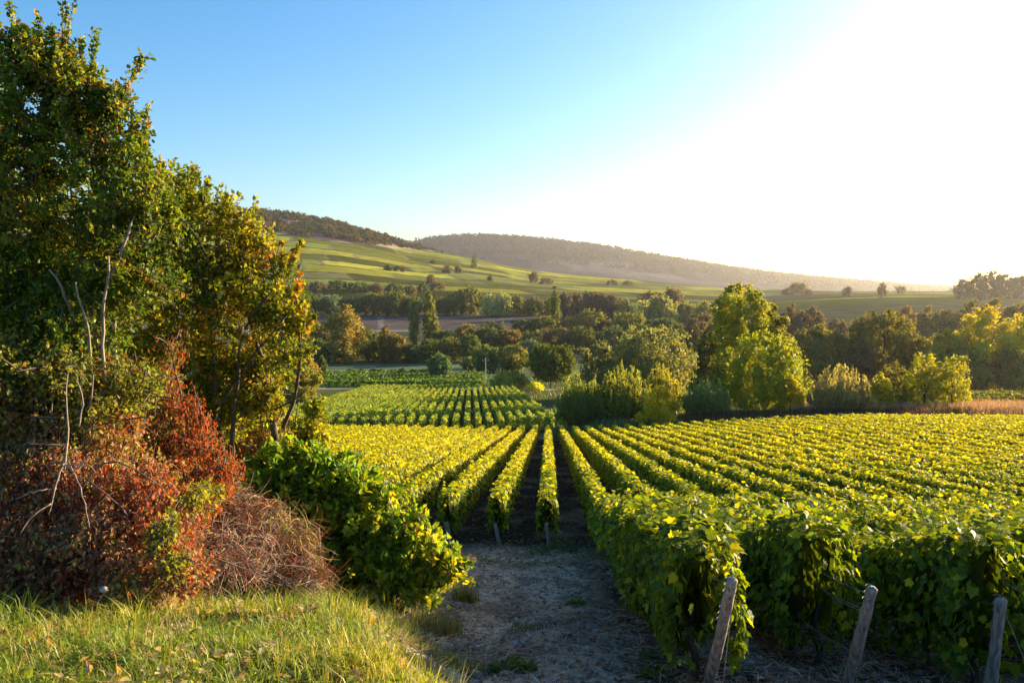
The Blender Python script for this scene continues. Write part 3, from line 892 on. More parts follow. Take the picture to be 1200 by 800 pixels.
tree(1135, 412, 56, 205, 'round', [(.11, .105, .03), (.14, .12, .035)], "lower olive tree in front of the large golden-green one", lift=.0)
tree(1190, 410, 50, 206, 'round', [(.13, .12, .03), (.10, .095, .03)], "lower brownish-olive tree at the right edge", lift=.0)

# --- poplars in the fields
POP = "columnar poplars in the valley"
PO = [(.10, .115, .03), (.135, .14, .034), (.08, .09, .026)]
tree(485, 348, 14, 480, 'poplar', PO, "slim poplar standing left in the pair of poplars", POP, name="poplar_tree", lift=.02, leafpx=2.0, dens=3)
tree(503, 343, 18, 484, 'poplar', PO, "taller broader poplar of the pair", POP, name="poplar_tree", lift=.02, leafpx=2.0, dens=3)
tree(509, 365, 11, 478, 'poplar', PO, "short poplar tucked against the right of the pair", POP, name="poplar_tree", lift=.02, leafpx=2.0, dens=3)
tree(650, 337, 15, 545, 'poplar', [(.07, .085, .025), (.10, .11, .03)], "lone dark poplar in the middle of the wood", POP, name="poplar_tree", lift=.02, leafpx=2.0, dens=3)
tree(642, 350, 7, 545, 'poplar', PO, "thin short poplar beside the lone dark poplar", POP, name="poplar_tree", lift=.02, leafpx=2.0, dens=3)

# --- the wood: front line, second and third lines
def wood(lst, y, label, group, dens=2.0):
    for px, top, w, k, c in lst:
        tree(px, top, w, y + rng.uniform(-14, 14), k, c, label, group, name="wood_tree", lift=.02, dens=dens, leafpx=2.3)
G2 = [(.05, .07, .03), (.07, .085, .032)]
wood([(372, 398, 34, 'round', G_DARK), (392, 400, 34, 'round', G2), (414, 399, 36, 'round', G_DARK), (437, 390, 34, 'round', G_OLIVE), (452, 383, 22, 'tall', G_WARM),
      (466, 392, 32, 'round', G_WARM), (486, 402, 36, 'round', G2), (505, 398, 36, 'round', G_DARK), (528, 396, 40, 'round', G_OLIVE),
      (552, 393, 36, 'round', G2), (340, 396, 40, 'round', G_DARK), (318, 392, 44, 'round', G2)], 352,
     "dark tree in the front line of the wood behind the meadow", WOOD)
wood([(404, 358, 50, 'round', [(.16, .13, .04), (.11, .11, .04), (.22, .15, .03)])], 330, "tall warm-tipped tree above the wood, right of the tangled trees", WOOD)
wood([(376, 380, 40, 'round', G_WARM), (430, 385, 30, 'round', G2), (521, 388, 36, 'round', G_DARK), (548, 380, 34, 'round', G_WARM), (572, 384, 36, 'round', G2), (598, 387, 34, 'round', G_WARM),
      (630, 388, 40, 'round', G_OLIVE), (655, 385, 44, 'round', G_BROWN), (680, 384, 40, 'round', G_OLIVE), (722, 384, 40, 'round', G2), (760, 384, 40, 'round', G_DARK),
      (796, 380, 36, 'round', G_OLIVE), (815, 372, 30, 'round', G_BROWN)], 430, "rounded olive tree in the second line of the wood", WOOD)
wood([(580, 379, 34, 'round', G2), (615, 375, 36, 'round', G_DARK), (640, 371, 36, 'round', G_OLIVE), (668, 374, 38, 'round', G_WARM), (694, 364, 40, 'round', [(.10, .105, .035), (.08, .085, .03)]),
      (738, 367, 46, 'round', [(.11, .12, .03), (.09, .10, .03)]), (712, 376, 34, 'round', G_BROWN), (776, 374, 36, 'round', G2), (822, 368, 36, 'round', G_BROWN), (848, 370, 34, 'round', G_OLIVE),
      (925, 372, 36, 'round', G_BROWN)], 520, "soft round crown in the third line of the wood", WOOD)
wood([(772, 348, 40, 'tall', [(.14, .15, .06), (.11, .12, .05)]), (732, 351, 26, 'tall', [(.14, .15, .06), (.11, .12, .05)]), (756, 354, 30, 'tall', G_GREY), (800, 356, 34, 'tall', [(.13, .135, .05), (.1, .11, .04)]), (826, 354, 36, 'round', [(.14, .14, .04), (.1, .11, .04)]),
      (786, 352, 20, 'tall', G_GREY)], 600, "pale loose-crowned tree at the back of the wood", WOOD)
wood([(928, 358, 44, 'round', G_BROWN), (952, 361, 44, 'round', G_BROWN), (980, 374, 34, 'round', G_BROWN), (1010, 371, 26, 'round', G_BROWN), (1062, 360, 38, 'round', G_WARM), (1088, 357, 34, 'round', G_WARM), (1110, 362, 40, 'round', G_WARM),
      (1140, 352, 44, 'round', G_WARM), (1170, 350, 44, 'round', G_WARM), (1205, 350, 44, 'round', G_WARM), (1098, 372, 40, 'round', G_WARM), (1066, 374, 36, 'round', G_BROWN)], 430,
     "hazy brownish tree in the glowing wood on the right", "trees of the glowing right wood")
wood([(360, 345, 44, 'round', G2), (388, 346, 36, 'round', G_BLUE), (412, 350, 36, 'round', G2), (436, 344, 40, 'round', G_OLIVE), (462, 343, 40, 'round', G_OLIVE), (482, 347, 30, 'round', G2), (520, 349, 26, 'round', G2),
      (528, 345, 24, 'round', G2), (551, 336, 40, 'round', [(.075, .085, .03), (.095, .10, .035)]), (575, 346, 24, 'tall', G_GREY), (590, 345, 22, 'tall', G_GREY), (606, 347, 26, 'tall', G_OLIVE), (624, 348, 28, 'round', G_OLIVE), (640, 352, 24, 'round', G2),
      (340, 350, 40, 'round', G2)], 800, "hazy tree in the line at the foot of the terraced vineyards", "trees along the foot of the vineyards")
wood([(662, 345, 26, 'tall', G_BROWN), (676, 344, 26, 'tall', G_BROWN), (690, 344, 26, 'tall', G_BROWN), (703, 345, 26, 'tall', G_BROWN), (716, 347, 26, 'tall', G_BROWN), (728, 350, 22, 'round', G_BROWN), (760, 342, 30, 'round', G_BROWN), (785, 339, 34, 'round', G_BROWN)], 760,
     "brown tree in the straight-edged plantation behind the lone poplar", "trees of the brown plantation")
# bushes and small trees on the slopes
SL = "bushes dotted over the vineyard slopes"
for px, top, w, y, c in [(372, 331, 26, 1020, G_BROWN), (395, 329, 30, 1040, G_DARK), (420, 331, 28, 1040, G_DARK), (440, 333, 22, 1040, G_BROWN), (462, 332, 24, 1060, G_DARK), (480, 335, 20, 1050, G_BROWN), (496, 331, 16, 1080, G_DARK),
                         (512, 330, 20, 1080, G_BROWN), (455, 311, 12, 1450, G_DARK), (468, 312, 14, 1450, G_BROWN)]:
    tree(px, top, w, y, 'bush', c, "dark bush in the hedge line across the lower vineyards", "hedge bushes below the terraces", cat="bush", name="bush", lift=0, leafpx=2.0, parts=False, base_py=top + 10 if top > 320 else top + 6)
tree(505, 322, 14, 1100, 'tall', G_BROWN, "dark pointed tree above the hedge line, below the terraces", SL, lift=0, leafpx=1.8, base_py=338)
tree(524, 311, 13, 1300, 'bush', G_BROWN, "left one of two square-looking bushes amid the terraces", SL, cat="bush", name="bush", lift=0, leafpx=1.8, parts=False, base_py=320)
tree(537, 311, 9, 1300, 'bush', G_BROWN, "right one of two square-looking bushes amid the terraces", SL, cat="bush", name="bush", lift=0, leafpx=1.8, parts=False, base_py=320)
tree(508, 305, 8, 1500, 'bush', G_DARK, "tiny dark bush on the upper terraces", SL, cat="bush", name="bush", lift=0, leafpx=1.6, parts=False, base_py=309)
tree(556, 295, 8, 1900, 'bush', G_DARK, "tiny bush on the ridge line left of the far hill's foot", SL, cat="bush", name="bush", lift=0, leafpx=1.5, parts=False, base_py=300)
tree(625, 319, 14, 1200, 'round', G_BROWN, "dark round tree on the terraces above the lone poplar", SL, lift=0, leafpx=1.8, base_py=331)
tree(640, 326, 18, 1150, 'bush', G_BROWN, "low bush trailing right of the dark round terrace tree", SL, cat="bush", name="bush", lift=0, leafpx=1.8, parts=False, base_py=333)
tree(717, 328, 14, 1300, 'bush', G_BROWN, "left low bush on the terraces above the brown plantation", SL, cat="bush", name="bush", lift=0, leafpx=1.6, parts=False, base_py=334)
tree(736, 329, 13, 1300, 'bush', G_BROWN, "right low bush on the terraces above the brown plantation", SL, cat="bush", name="bush", lift=0, leafpx=1.6, parts=False, base_py=334)
tree(574, 322, 7, 1150, 'bush', G_DARK, "small square bush between the terrace bushes", SL, cat="bush", name="bush", lift=0, leafpx=1.6, parts=False, base_py=329)
tree(935, 331, 24, 900, 'round', G_WARM, "round tree on the skyline terraces right of the tallest bright tree", SL, lift=0, leafpx=1.8, base_py=345)
tree(921, 338, 10, 900, 'bush', G_BROWN, "small bush left of the round skyline tree", SL, cat="bush", name="bush", lift=0, leafpx=1.6, parts=False, base_py=346)
tree(948, 339, 10, 900, 'bush', G_BROWN, "small bush right of the round skyline tree", SL, cat="bush", name="bush", lift=0, leafpx=1.6, parts=False, base_py=346)
tree(993, 336, 13, 900, 'tall', G_BROWN, "square dark bush with a pointed top on the plateau", SL, cat="bush", name="bush", lift=0, leafpx=1.6, parts=False, base_py=347)
tree(1034, 331, 12, 1100, 'round', G_BROWN, "small round tree on the plateau horizon", SL, lift=0, leafpx=1.6, base_py=340)
tree(1056, 335, 14, 1000, 'round', G_WARM, "small loose tree on the plateau horizon, right of the round one", SL, lift=0, leafpx=1.6, base_py=344)
for px, top, w, k in [(1130, 327, 26, 'round'), (1147, 320, 30, 'round'), (1163, 318, 30, 'tall'), (1180, 321, 32, 'round'), (1197, 323, 32, 'round'), (1216, 322, 34, 'round')]:
    tree(px, top, w, 620, k, [(.05, .036, .014), (.09, .055, .016)], "backlit tree in the skyline copse at the far right", "trees of the skyline copse", name="copse_tree", lift=.0, leafpx=2.0, dens=1.4, base_py=350)
# low hedge in the meadow
for px in (412, 424, 438, 447, 460, 472, 486, 497):
    tree(px, 432 + rng.uniform(-1, 2), 14, 283, 'bush', [(.045, .07, .03), (.06, .085, .03)], "low dark bush in the broken hedge along the meadow", "hedge bushes along the meadow", cat="bush", name="bush", lift=0, leafpx=2.0, parts=False)

# ------------------------------------------------------------------ woods on the hills (too many to count)
def hill_wood(name, n, sampler, size, hh, cols, label, per=26):
    X, Y = sampler(n)
    n = len(X)
    c = np.stack((X, Y, gz(X, Y)), 1)
    k = np.repeat(np.arange(n), per)
    sc = (.6 + .8 * rng.random(n))[k]
    d = unit(rng.normal(size=(len(k), 3)) + (0, 0, .4))
    P = c[k] + (d * np.array((size * .55, size * .55, hh * .5)) + np.array((0, 0, hh * .45))) * sc[:, None]
    ca = np.array(cols)[rng.integers(0, len(cols), n)][k] * (1 + .15 * rng.normal(size=(len(k), 1)))
    V, F, C = leaves(P, d + .4 * rng.normal(size=d.shape), rng.normal(size=d.shape), size * .55 * sc, np.clip(ca, .01, .3), T_DIAMOND)
    tag(link(name, mesh(name, V, F, M_FARLEAF, C)), label, "forest", None, "stuff")

def near_hill(n):
    p = rng.uniform(180, 545, n * 8); y = rng.uniform(1500, 2420, n * 8)
    x = (p - 643) / 1000 * y
    yp = 335 + 1000 * depth(x, y) / y
    fb = np.interp(p, [0, 320, 380, 440, 520, 560], [286, 272, 282, 288, 296, 296])
    dens = sstep(fb + 1, fb - 3, yp) * (.07 + .93 * (sstep(.48, .62, fbm(x / 110, y / 110, 81)) + sstep(2150, 2250, y) + sstep(400, 440, p) * sstep(.38, .5, fbm(x / 70, y / 70, 83))).clip(0, 1))
    ok = rng.random(n * 8) < dens
    return x[ok][:n], y[ok][:n]
hill_wood("hill_wood", 1500, near_hill, 9, 8.5, [(.05, .062, .028), (.075, .07, .038), (.11, .08, .045)], "dark scrubby wood covering the top of the near hill on the left")
def far_hill(n):
    p = rng.uniform(430, 1120, n * 4); y = rng.uniform(4700, 6150, n * 4)
    x = (p - 643) / 1000 * y
    ok = rng.random(n * 4) < np.maximum(sstep(5000, 5600, y + 900 * (fbm(x / 500, y / 500, 75) - .5)), .12)
    return x[ok][:n], y[ok][:n]
hill_wood("far_hill_wood", 6500, far_hill, 24, 16, [(.034, .031, .034), (.050, .042, .044)], "wood along the crest of the long far hill", 8)

# ------------------------------------------------------------------ verge: brambles, dry grass
def blades(P, h, lean, w, cols, mat, name, label, cat="grass", seed=3, patch=.6, freq=.8, kind="stuff", parent=None, loc=None, ang=None):
    n = len(P)
    a = rng.random(n) * 6.283
    if ang is not None:
        a = ang + rng.normal(0, .5, n)
    d = np.stack((np.cos(a), np.sin(a), 0 * a), 1); s = np.stack((-np.sin(a), np.cos(a), 0 * a), 1)
    L = (lean * rng.random(n))[:, None] * h[:, None]
    up = np.array((0, 0, 1.0))
    b = P; m = P + up * (h * .55)[:, None] + d * L * .3; e = P + up * (h * (1 - .25 * lean * rng.random(n)))[:, None] + d * L
    ww = (w * h ** .4 * rng.uniform(.6, 1.3, n))[:, None]
    V = np.stack((b - s * ww, b + s * ww, m - s * ww * .7, m + s * ww * .7, e), 1).reshape(-1, 3)
    F = (np.array([(0, 1, 3), (0, 3, 2), (2, 3, 4)])[None] + (np.arange(n) * 5)[:, None, None]).reshape(-1, 3)
    C = np.repeat(palette(P, cols[0], cols[1], freq, patch, .2, seed), 5, 0)
    o = link(name, mesh(name, V if loc is None else V - loc, F, mat, C), parent, loc)
    if parent is None:
        tag(o, label, cat, None, kind)
    return o

def strip(n, px0, px1, y0, y1):
    y = rng.uniform(y0, y1, n); p = rng.uniform(px0, px1, n); x = (p - 643) / 1000 * y
    return np.stack((x, y, gz(x, y)), 1)
P = strip(22000, 800, 1290, 91.5, 97.5); h = rng.uniform(.25, 1.0, len(P)) * (.3 + 1.2 * fbm(P[:, 0] / 5, P[:, 1] / 5, 44))
blades(P, h, .8, .035, ([(.13, .085, .06), (.09, .06, .045), (.18, .13, .08), (.09, .10, .035)], [3, 3, 2, 2]), M_DRY, "undergrowth", "dark brown brambles and undergrowth along the vineyard's far edge", "undergrowth", freq=.2)
P = np.concatenate((strip(12000, 1120, 1300, 93, 108), strip(3000, 930, 1120, 97, 104))); h = rng.uniform(.5, 1.5, len(P))
blades(P, h, .7, .03, ([(.40, .32, .20), (.32, .26, .15), (.2, .19, .08)], [4, 3, 1]), M_DRY, "dry_grass", "pale dry grass along the far verge on the right", "grass", freq=.2)

P = np.concatenate((strip(6000, 640, 870, 90.5, 100), strip(14000, 545, 1000, 100, 330))); h = rng.uniform(.25, .8, len(P)) * np.where(P[:, 1] > 100, 1.5, 1)
blades(P, h, .9, .06, ([(.13, .17, .05), (.20, .20, .07), (.09, .13, .04)], [3, 2, 2]), M_GRASS, "valley_grass", "rough green grass between the shrubs and the trees of the valley floor", "grass", freq=.1)

# ------------------------------------------------------------------ utility pole
def utility_pole():
    x = at(569, 450, 250)[0]; b = gpt(x, 250.0)
    H = at(569, 419.5, 250)[2] - b[2]
    t = thing("utility_pole", b, "pale utility pole with a short crossarm at the meadow's near edge", "utility pole")
    V, F = tube_line([(0, 0, -.5), (0, 0, H)], .17, .11, 8, 10)
    link("pole_shaft", mesh("pole_shaft", V, tri(F), M_CONC, None, True), t)
    V, F = tube_line([(-.95, -.16, H - .75), (.95, -.16, H - .75)], .07, .07, 4, 6)
    link("crossarm", mesh("crossarm", V, tri(F), M_CONC), t)
    for dx in (-.85, 0, .85):
        z = H - .7 if dx else H
        V, F = tube_line([(dx, -.16 if dx else 0, z), (dx, -.16 if dx else 0, z + .16), (dx, -.16 if dx else 0, z + .3)], .08, .05, 5, 8)
        link("insulator", mesh("insulator", V, tri(F), M_STONE), t)
utility_pole()

# ------------------------------------------------------------------ near plants on the bank
def lobes_pts(lobes, n, shell=.55):
    """points inside pixel-placed lobes (px, py, radius px, distance, depth radius m)"""
    L = np.array(lobes, float)
    w = L[:, 2] ** 2
    i = rng.choice(len(L), n, p=w / w.sum())
    c = np.array([at(a, b, d) for a, b, r, d, q in L])
    r = L[:, 2] / 1000 * L[:, 3]
    d = rdir(n); rad = np.where(rng.random(n) < shell, rng.uniform(.72, 1.02, n), rng.random(n) ** .4)
    rad = rad * (.82 + .36 * noise3(d * 2 + i[:, None] * 1.7, 1.5, 13))
    return c[i] + d * rad[:, None] * np.stack((r[i], L[i, 4], r[i]), 1), c[i]

def near_plant(name, label, cat, base, stems, lobes, n_twigs, per, leaf, cols, wts, mat, twig_mat, stem_mat, tm=T_OVAL, twig_r=(.009, .003), tw_len=(.25, .7),
               droop=0.0, shoots=(), patch=.6, freq=1.6, group=None, spread=.05, shell=.55, outward=.5, foliage_name="foliage"):
    b = gpt(*base)
    t = thing(name, b, label, cat, group)
    lines = []
    for s in stems:
        pts = [at(*q) if len(q) == 3 else np.array(q[:3]) for q in s[0]]
        V, F = tube_line(pts, s[1], s[2], 14, 7, s[1] * .25)
        lines.append((V, F))
    for V, F in lines:
        link("stem", mesh("stem", V - b, tri(F), stem_mat, None, True), t)
    E, cc = lobes_pts(lobes, n_twigs, shell)
    d = unit(unit(E - cc) * outward + .45 * rdir(n_twigs) + np.array((0, 0, .35 - droop)))
    d = np.where(np.sum(d * (E - cc), 1, keepdims=True) < 0, -d, d)
    Ln = rng.uniform(*tw_len, n_twigs)[:, None]
    B = E - d * Ln
    M = (B + E) / 2 + rng.normal(0, .08, E.shape) * Ln + np.array((0, 0, .12)) * Ln
    E = E - np.array((0, 0, droop)) * Ln * .6
    for sh in shoots:
        p0, p1 = at(*sh[0]), at(*sh[1])
        mid = (p0 + p1) / 2 + (np.array(sh[2]) if len(sh) > 2 else 0)
        for q in range(sh[3] if len(sh) > 3 else 1):
            B = np.concatenate((B, [p0])); E = np.concatenate((E, [p1 + rng.normal(0, .02, 3)])); M = np.concatenate((M, [mid]))
    nt = len(B)
    s = np.linspace(0, 1, 6)[None, :, None]
    C = (1 - s) ** 2 * B[:, None] + 2 * s * (1 - s) * M[:, None] + s ** 2 * E[:, None]
    V, F = tubes(C, (np.linspace(twig_r[0], twig_r[1], 6) * np.array((.45, .9, 1, 1, 1, 1)))[None] * rng.uniform(.6, 1.3, (nt, 1)), 4)
    link("twigs", mesh("twigs", V - b, tri(F), twig_mat, None, True), t)
    N_ = nt * per
    k = np.repeat(np.arange(nt), per); u = (.12 + .9 * rng.random(N_))[:, None]
    P = (1 - u) ** 2 * B[k] + 2 * u * (1 - u) * M[k] + u ** 2 * E[k]
    tg = unit(2 * (1 - u) * (M[k] - B[k]) + 2 * u * (E[k] - M[k]))
    P = P + rng.normal(0, spread, P.shape) * (1.05 - .8 * u)
    T = tg * .6 + rdir(N_) * .9 + np.array((0, 0, -.25 - droop * 1.6))
    Nn = rdir(N_) * .8 + np.array((.15, -.15, .55))
    c = palette(P, cols, wts, freq, patch, .2, int(abs(base[0]) * 17) % 83)
    V, F, C2 = leaves(P, Nn, T, leaf * rng.uniform(.55, 1.3, N_), c, tm)
    link(foliage_name, mesh(foliage_name, V - b, F, mat, C2), t)
    return t

# tall tree at the left
def sprays(outline, y, k, hmin, hmax, lean=0):
    """thin upright shoots along a crown's outline (pixel points)"""
    out = []
    o = np.array(outline, float)
    for _ in range(k):
        i = rng.integers(0, len(o) - 1); f = rng.random(); q = o[i] * (1 - f) + o[i + 1] * f
        hh = rng.uniform(hmin, hmax); yy = y + rng.uniform(-.4, .4)
        dx = rng.normal(lean, .3) * hh
        out.append(((q[0], q[1] + 14, yy), (q[0] + dx, q[1] - hh, yy), (.03 * rng.normal(), 0, .03 * rng.normal()), 1))
    return out
def st(*pts, r0=.05, r1=.006):
    return (list(pts), r0, r1)
near_plant("tangled_tree", "tallest leafy tree at the left edge with thin pale stems", "tree", (-4.3, 8.2),
    [st((112, 640, 8.2), (118, 520, 8.2), (112, 400, 8.1), (95, 300, 8.1), (75, 180, 8.0), r0=.055), st((118, 600, 8.3), (135, 440, 8.2), (134, 340, 8.1), (140, 240, 8.0), r0=.045),
     st((105, 620, 8.4), (70, 480, 8.3), (40, 330, 8.2), (20, 150, 8.2), r0=.05), st((112, 450, 8.1), (85, 370, 7.8), (60, 315, 7.7), r0=.03, r1=.01), st((110, 400, 8.1), (140, 300, 7.8), (160, 250, 7.8), r0=.03, r1=.01),
     st((130, 520, 7.9), (120, 400, 7.7), (128, 300, 7.6), r0=.022, r1=.01), st((98, 560, 7.7), (105, 400, 7.6), (88, 330, 7.5), r0=.02, r1=.008), st((112, 520, 8.4), (30, 420, 8.6), (-60, 300, 8.6), r0=.04)],
    [(55, 115, 62, 8.2, .6), (15, 190, 80, 8.3, .8), (105, 170, 62, 8.1, .6), (140, 250, 62, 8.1, .6), (60, 270, 85, 8.3, .8), (128, 320, 55, 8.0, .5), (15, 350, 85, 8.2, .8), (-50, 240, 100, 8.6, .9),
     (80, 390, 75, 8.0, .6), (175, 320, 42, 8.3, .5), (35, 70, 42, 8.2, .4), (110, 110, 42, 8.1, .4), (190, 250, 30, 8.4, .4), (20, 440, 80, 7.9, .6), (110, 450, 70, 8.3, .5), (-30, 400, 80, 8.2, .7), (-60, 130, 80, 8.6, .7)],
    1300, 64, .052, [(.105, .17, .018), (.16, .22, .02), (.26, .26, .03), (.36, .17, .03), (.055, .095, .016)], [4, 2.8, 1.3, .25, 2.4], M_LEAF, M_BARK, M_PALEBARK, T_OVAL,
    shoots=[((74, 120, 8.1), (78, 2, 8.1), (-.03, 0, 0), 3), ((20, 100, 8.2), (12, 10, 8.2), (.02, 0, 0), 2), ((45, 90, 8.1), (46, 22, 8.1), (.02, 0, 0), 2), ((100, 120, 8.1), (114, 42, 8.1), (-.02, 0, 0), 2),
            ((128, 150, 8.0), (170, 66, 8.0), (.02, 0, .12), 3), ((92, 110, 8.0), (92, 50, 8.0), (.02, 0, 0), 2), ((30, 90, 8.3), (30, 35, 8.3), (0, 0, 0), 2), ((150, 190, 8.0), (160, 140, 8.0), (0, 0, 0), 2), ((140, 180, 8.0), (140, 105, 8.0), (0, 0, .02), 2),
            ((5, 80, 8.2), (-6, 20, 8.2), (0, 0, 0), 2), ((60, 100, 8.1), (64, 40, 8.1), (0, 0, 0), 2)]
           + sprays([(-20, 75), (20, 65), (60, 70), (100, 90), (135, 120), (155, 160), (165, 200), (180, 225), (200, 240)], 8.1, 60, 8, 34, .25))
# second tree, olive to orange
near_plant("tangled_tree", "second leafy tree, olive and orange, with crooked bare stems low down", "tree", (-3.7, 11.3),
    [st((322, 515, 11.2), (318, 455, 11.2), (300, 400, 11.1), (280, 330, 11.1), (262, 270, 11.1), r0=.05), st((332, 500, 11.1), (345, 465, 10.8), (352, 420, 10.7), (345, 350, 10.8), r0=.03, r1=.01), st((270, 545, 11.0), (278, 450, 10.7), (285, 390, 10.6), (320, 340, 10.5), r0=.035, r1=.01),
     st((262, 550, 11.2), (252, 440, 10.9), (240, 350, 10.9), (225, 260, 11.0), r0=.045), st((285, 430, 10.7), (315, 395, 10.4), (335, 370, 10.4), r0=.018, r1=.007), st((322, 480, 11.0), (360, 455, 10.6), (366, 440, 10.6), r0=.015, r1=.006), st((240, 540, 10.9), (262, 470, 10.6), (300, 420, 10.4), r0=.02, r1=.008)],
    [(222, 250, 42, 11.2, .6), (262, 290, 50, 11.1, .7), (300, 315, 48, 11.0, .7), (326, 362, 40, 10.9, .6), (280, 370, 56, 11.2, .8), (228, 330, 50, 11.3, .7), (336, 410, 30, 10.8, .4), (298, 435, 42, 11.3, .5), (190, 230, 32, 11.4, .5), (250, 420, 45, 11.3, .6), (300, 278, 26, 11.0, .4), (200, 300, 45, 11.5, .6), (205, 400, 55, 11.4, .6), (350, 385, 16, 10.8, .3), (310, 470, 30, 11.0, .4), (262, 480, 42, 11.2, .5), (225, 460, 40, 11.3, .5), (180, 340, 40, 11.5, .5), (160, 400, 60, 11.8, .7), (110, 330, 70, 12, .7), (150, 470, 60, 11.6, .6), (60, 420, 80, 12, .7)],
    1150, 46, .066, [(.17, .21, .018), (.26, .27, .022), (.36, .29, .03), (.40, .18, .025), (.10, .14, .016)], [3.6, 3, 1.3, .5, 2], M_LEAF, M_BARK, M_BARK, T_OVAL,
    shoots=[((225, 250, 11.1), (228, 193, 11.1), (0, 0, 0), 2), ((216, 250, 11.1), (214, 205, 11.1), (0, 0, 0), 2), ((262, 265, 11.0), (266, 231, 11.0), (0, 0, 0), 2), ((296, 285, 11.0), (299, 234, 11.0), (.03, 0, 0), 1), ((240, 250, 11.1), (243, 212, 11.1), (0, 0, 0), 2), ((338, 330, 10.9), (352, 284, 10.9), (-.06, 0, 0), 3), ((350, 390, 10.8), (368, 370, 10.8), (0, 0, 0), 2),
            ((350, 420, 10.7), (368, 408, 10.7), (0, 0, .02), 2)]
           + sprays([(185, 215), (215, 220), (245, 245), (275, 262), (300, 280), (325, 310), (345, 345), (360, 385)], 11.0, 60, 6, 26, .3), patch=.7)
# olive shrub under the tall tree
near_plant("hedge_shrub", "pale olive shrub under the tallest tree at the left edge", "shrub", (-4.6, 7.6),
    [st((70, 640, 7.5), (60, 520, 7.4), (50, 440, 7.3), r0=.02), st((40, 640, 7.6), (15, 500, 7.5), (0, 400, 7.5), r0=.03), st((80, 640, 7.4), (100, 520, 7.3), (110, 440, 7.3), r0=.025)],
    [(20, 430, 50, 7.4, .5), (75, 435, 40, 7.4, .4), (30, 490, 50, 7.4, .5), (110, 480, 36, 7.5, .4), (-40, 460, 70, 7.6, .6), (150, 450, 36, 7.8, .4)],
    420, 34, .048, [(.15, .18, .03), (.22, .23, .035), (.28, .27, .06), (.36, .14, .03)], [3, 3, 1.5, .7], M_LEAF, M_BARK, M_PALEBARK, T_OVAL)
# red creeper and brown brambles
near_plant("red_creeper", "bright rust-red creeper hanging over the branches beside the tangled trees", "creeper", (-3.5, 9.0),
    [st((228, 600, 8.9), (222, 520, 8.8), (205, 430, 8.7), (190, 390, 8.8), r0=.018, r1=.006), st((240, 600, 9.0), (250, 540, 8.9), (225, 450, 8.8), r0=.015, r1=.006)],
    [(190, 445, 24, 8.8, .3), (212, 480, 26, 8.8, .3), (235, 515, 30, 8.8, .3), (250, 550, 28, 8.8, .3), (170, 490, 30, 8.6, .3), (205, 530, 34, 8.6, .35), (140, 440, 26, 8.4, .3), (175, 535, 34, 8.5, .3), (110, 425, 20, 7.9, .2), (265, 560, 16, 8.9, .2), (205, 415, 14, 8.8, .2), (150, 480, 26, 8.4, .3), (120, 500, 26, 8.2, .3), (220, 575, 26, 8.5, .3), (90, 470, 22, 7.8, .2)],
    560, 26, .055, [(.46, .135, .035), (.38, .10, .03), (.28, .08, .035), (.24, .22, .035), (.44, .27, .07), (.30, .20, .07)], [3, 2.2, 1.8, 3.0, 2, 1.6], M_DRY, M_BARK, M_BARK, T_SLIM, droop=.45, tw_len=(.15, .45), patch=.55)
near_plant("bramble_thicket", "brown-red bramble thicket heaped on the bank at the lower left", "bramble", (-3.6, 7.0),
    [st((60, 690, 6.8), (80, 600, 6.7), (130, 540, 6.8), (190, 570, 6.9), r0=.012, r1=.005), st((140, 690, 6.8), (150, 610, 6.7), (100, 560, 6.7), r0=.012, r1=.005), st((20, 690, 6.9), (10, 600, 6.8), (40, 540, 6.8), r0=.012, r1=.005)],
    [(40, 620, 80, 6.9, .6), (120, 640, 75, 6.8, .5), (190, 620, 55, 7.0, .5), (90, 560, 55, 7.1, .5), (10, 560, 60, 7.2, .5), (160, 570, 50, 7.2, .5), (-50, 620, 80, 7.0, .6), (60, 670, 60, 6.6, .4), (150, 680, 50, 6.5, .35), (215, 665, 35, 6.6, .3), (0, 680, 60, 6.6, .4), (230, 590, 28, 8.0, .3), (60, 510, 40, 7.3, .4), (130, 510, 36, 7.5, .4)],
    1900, 22, .041, [(.36, .115, .045), (.25, .075, .035), (.46, .18, .06), (.42, .28, .13), (.24, .16, .08), (.26, .26, .05)], [2.4, 2.2, 1.4, 2.6, 1.8, 2.2], M_DRY, M_BROWNTWIG, M_BARK, T_OVAL, droop=.35, tw_len=(.15, .5), twig_r=(.004, .0015), patch=.5, freq=2.2)
near_plant("sapling", "small yellow-green sapling in front of the brown bramble thicket", "sapling", (-2.95, 6.75),
    [st((195, 690, 6.6), (200, 640, 6.5), (205, 590, 6.5), r0=.012, r1=.004), st((198, 690, 6.6), (190, 645, 6.5), (185, 610, 6.5), r0=.01, r1=.004)],
    [(192, 622, 18, 6.45, .16), (203, 655, 14, 6.4, .12), (184, 640, 15, 6.45, .12), (225, 582, 20, 7.2, .2), (245, 575, 14, 7.6, .2), (200, 600, 10, 6.45, .1)],
    60, 22, .045, [(.22, .23, .028), (.16, .18, .025), (.28, .24, .04)], [3, 2, 1], M_LEAF, M_BARK, M_BARK, T_OVAL, tw_len=(.1, .28))
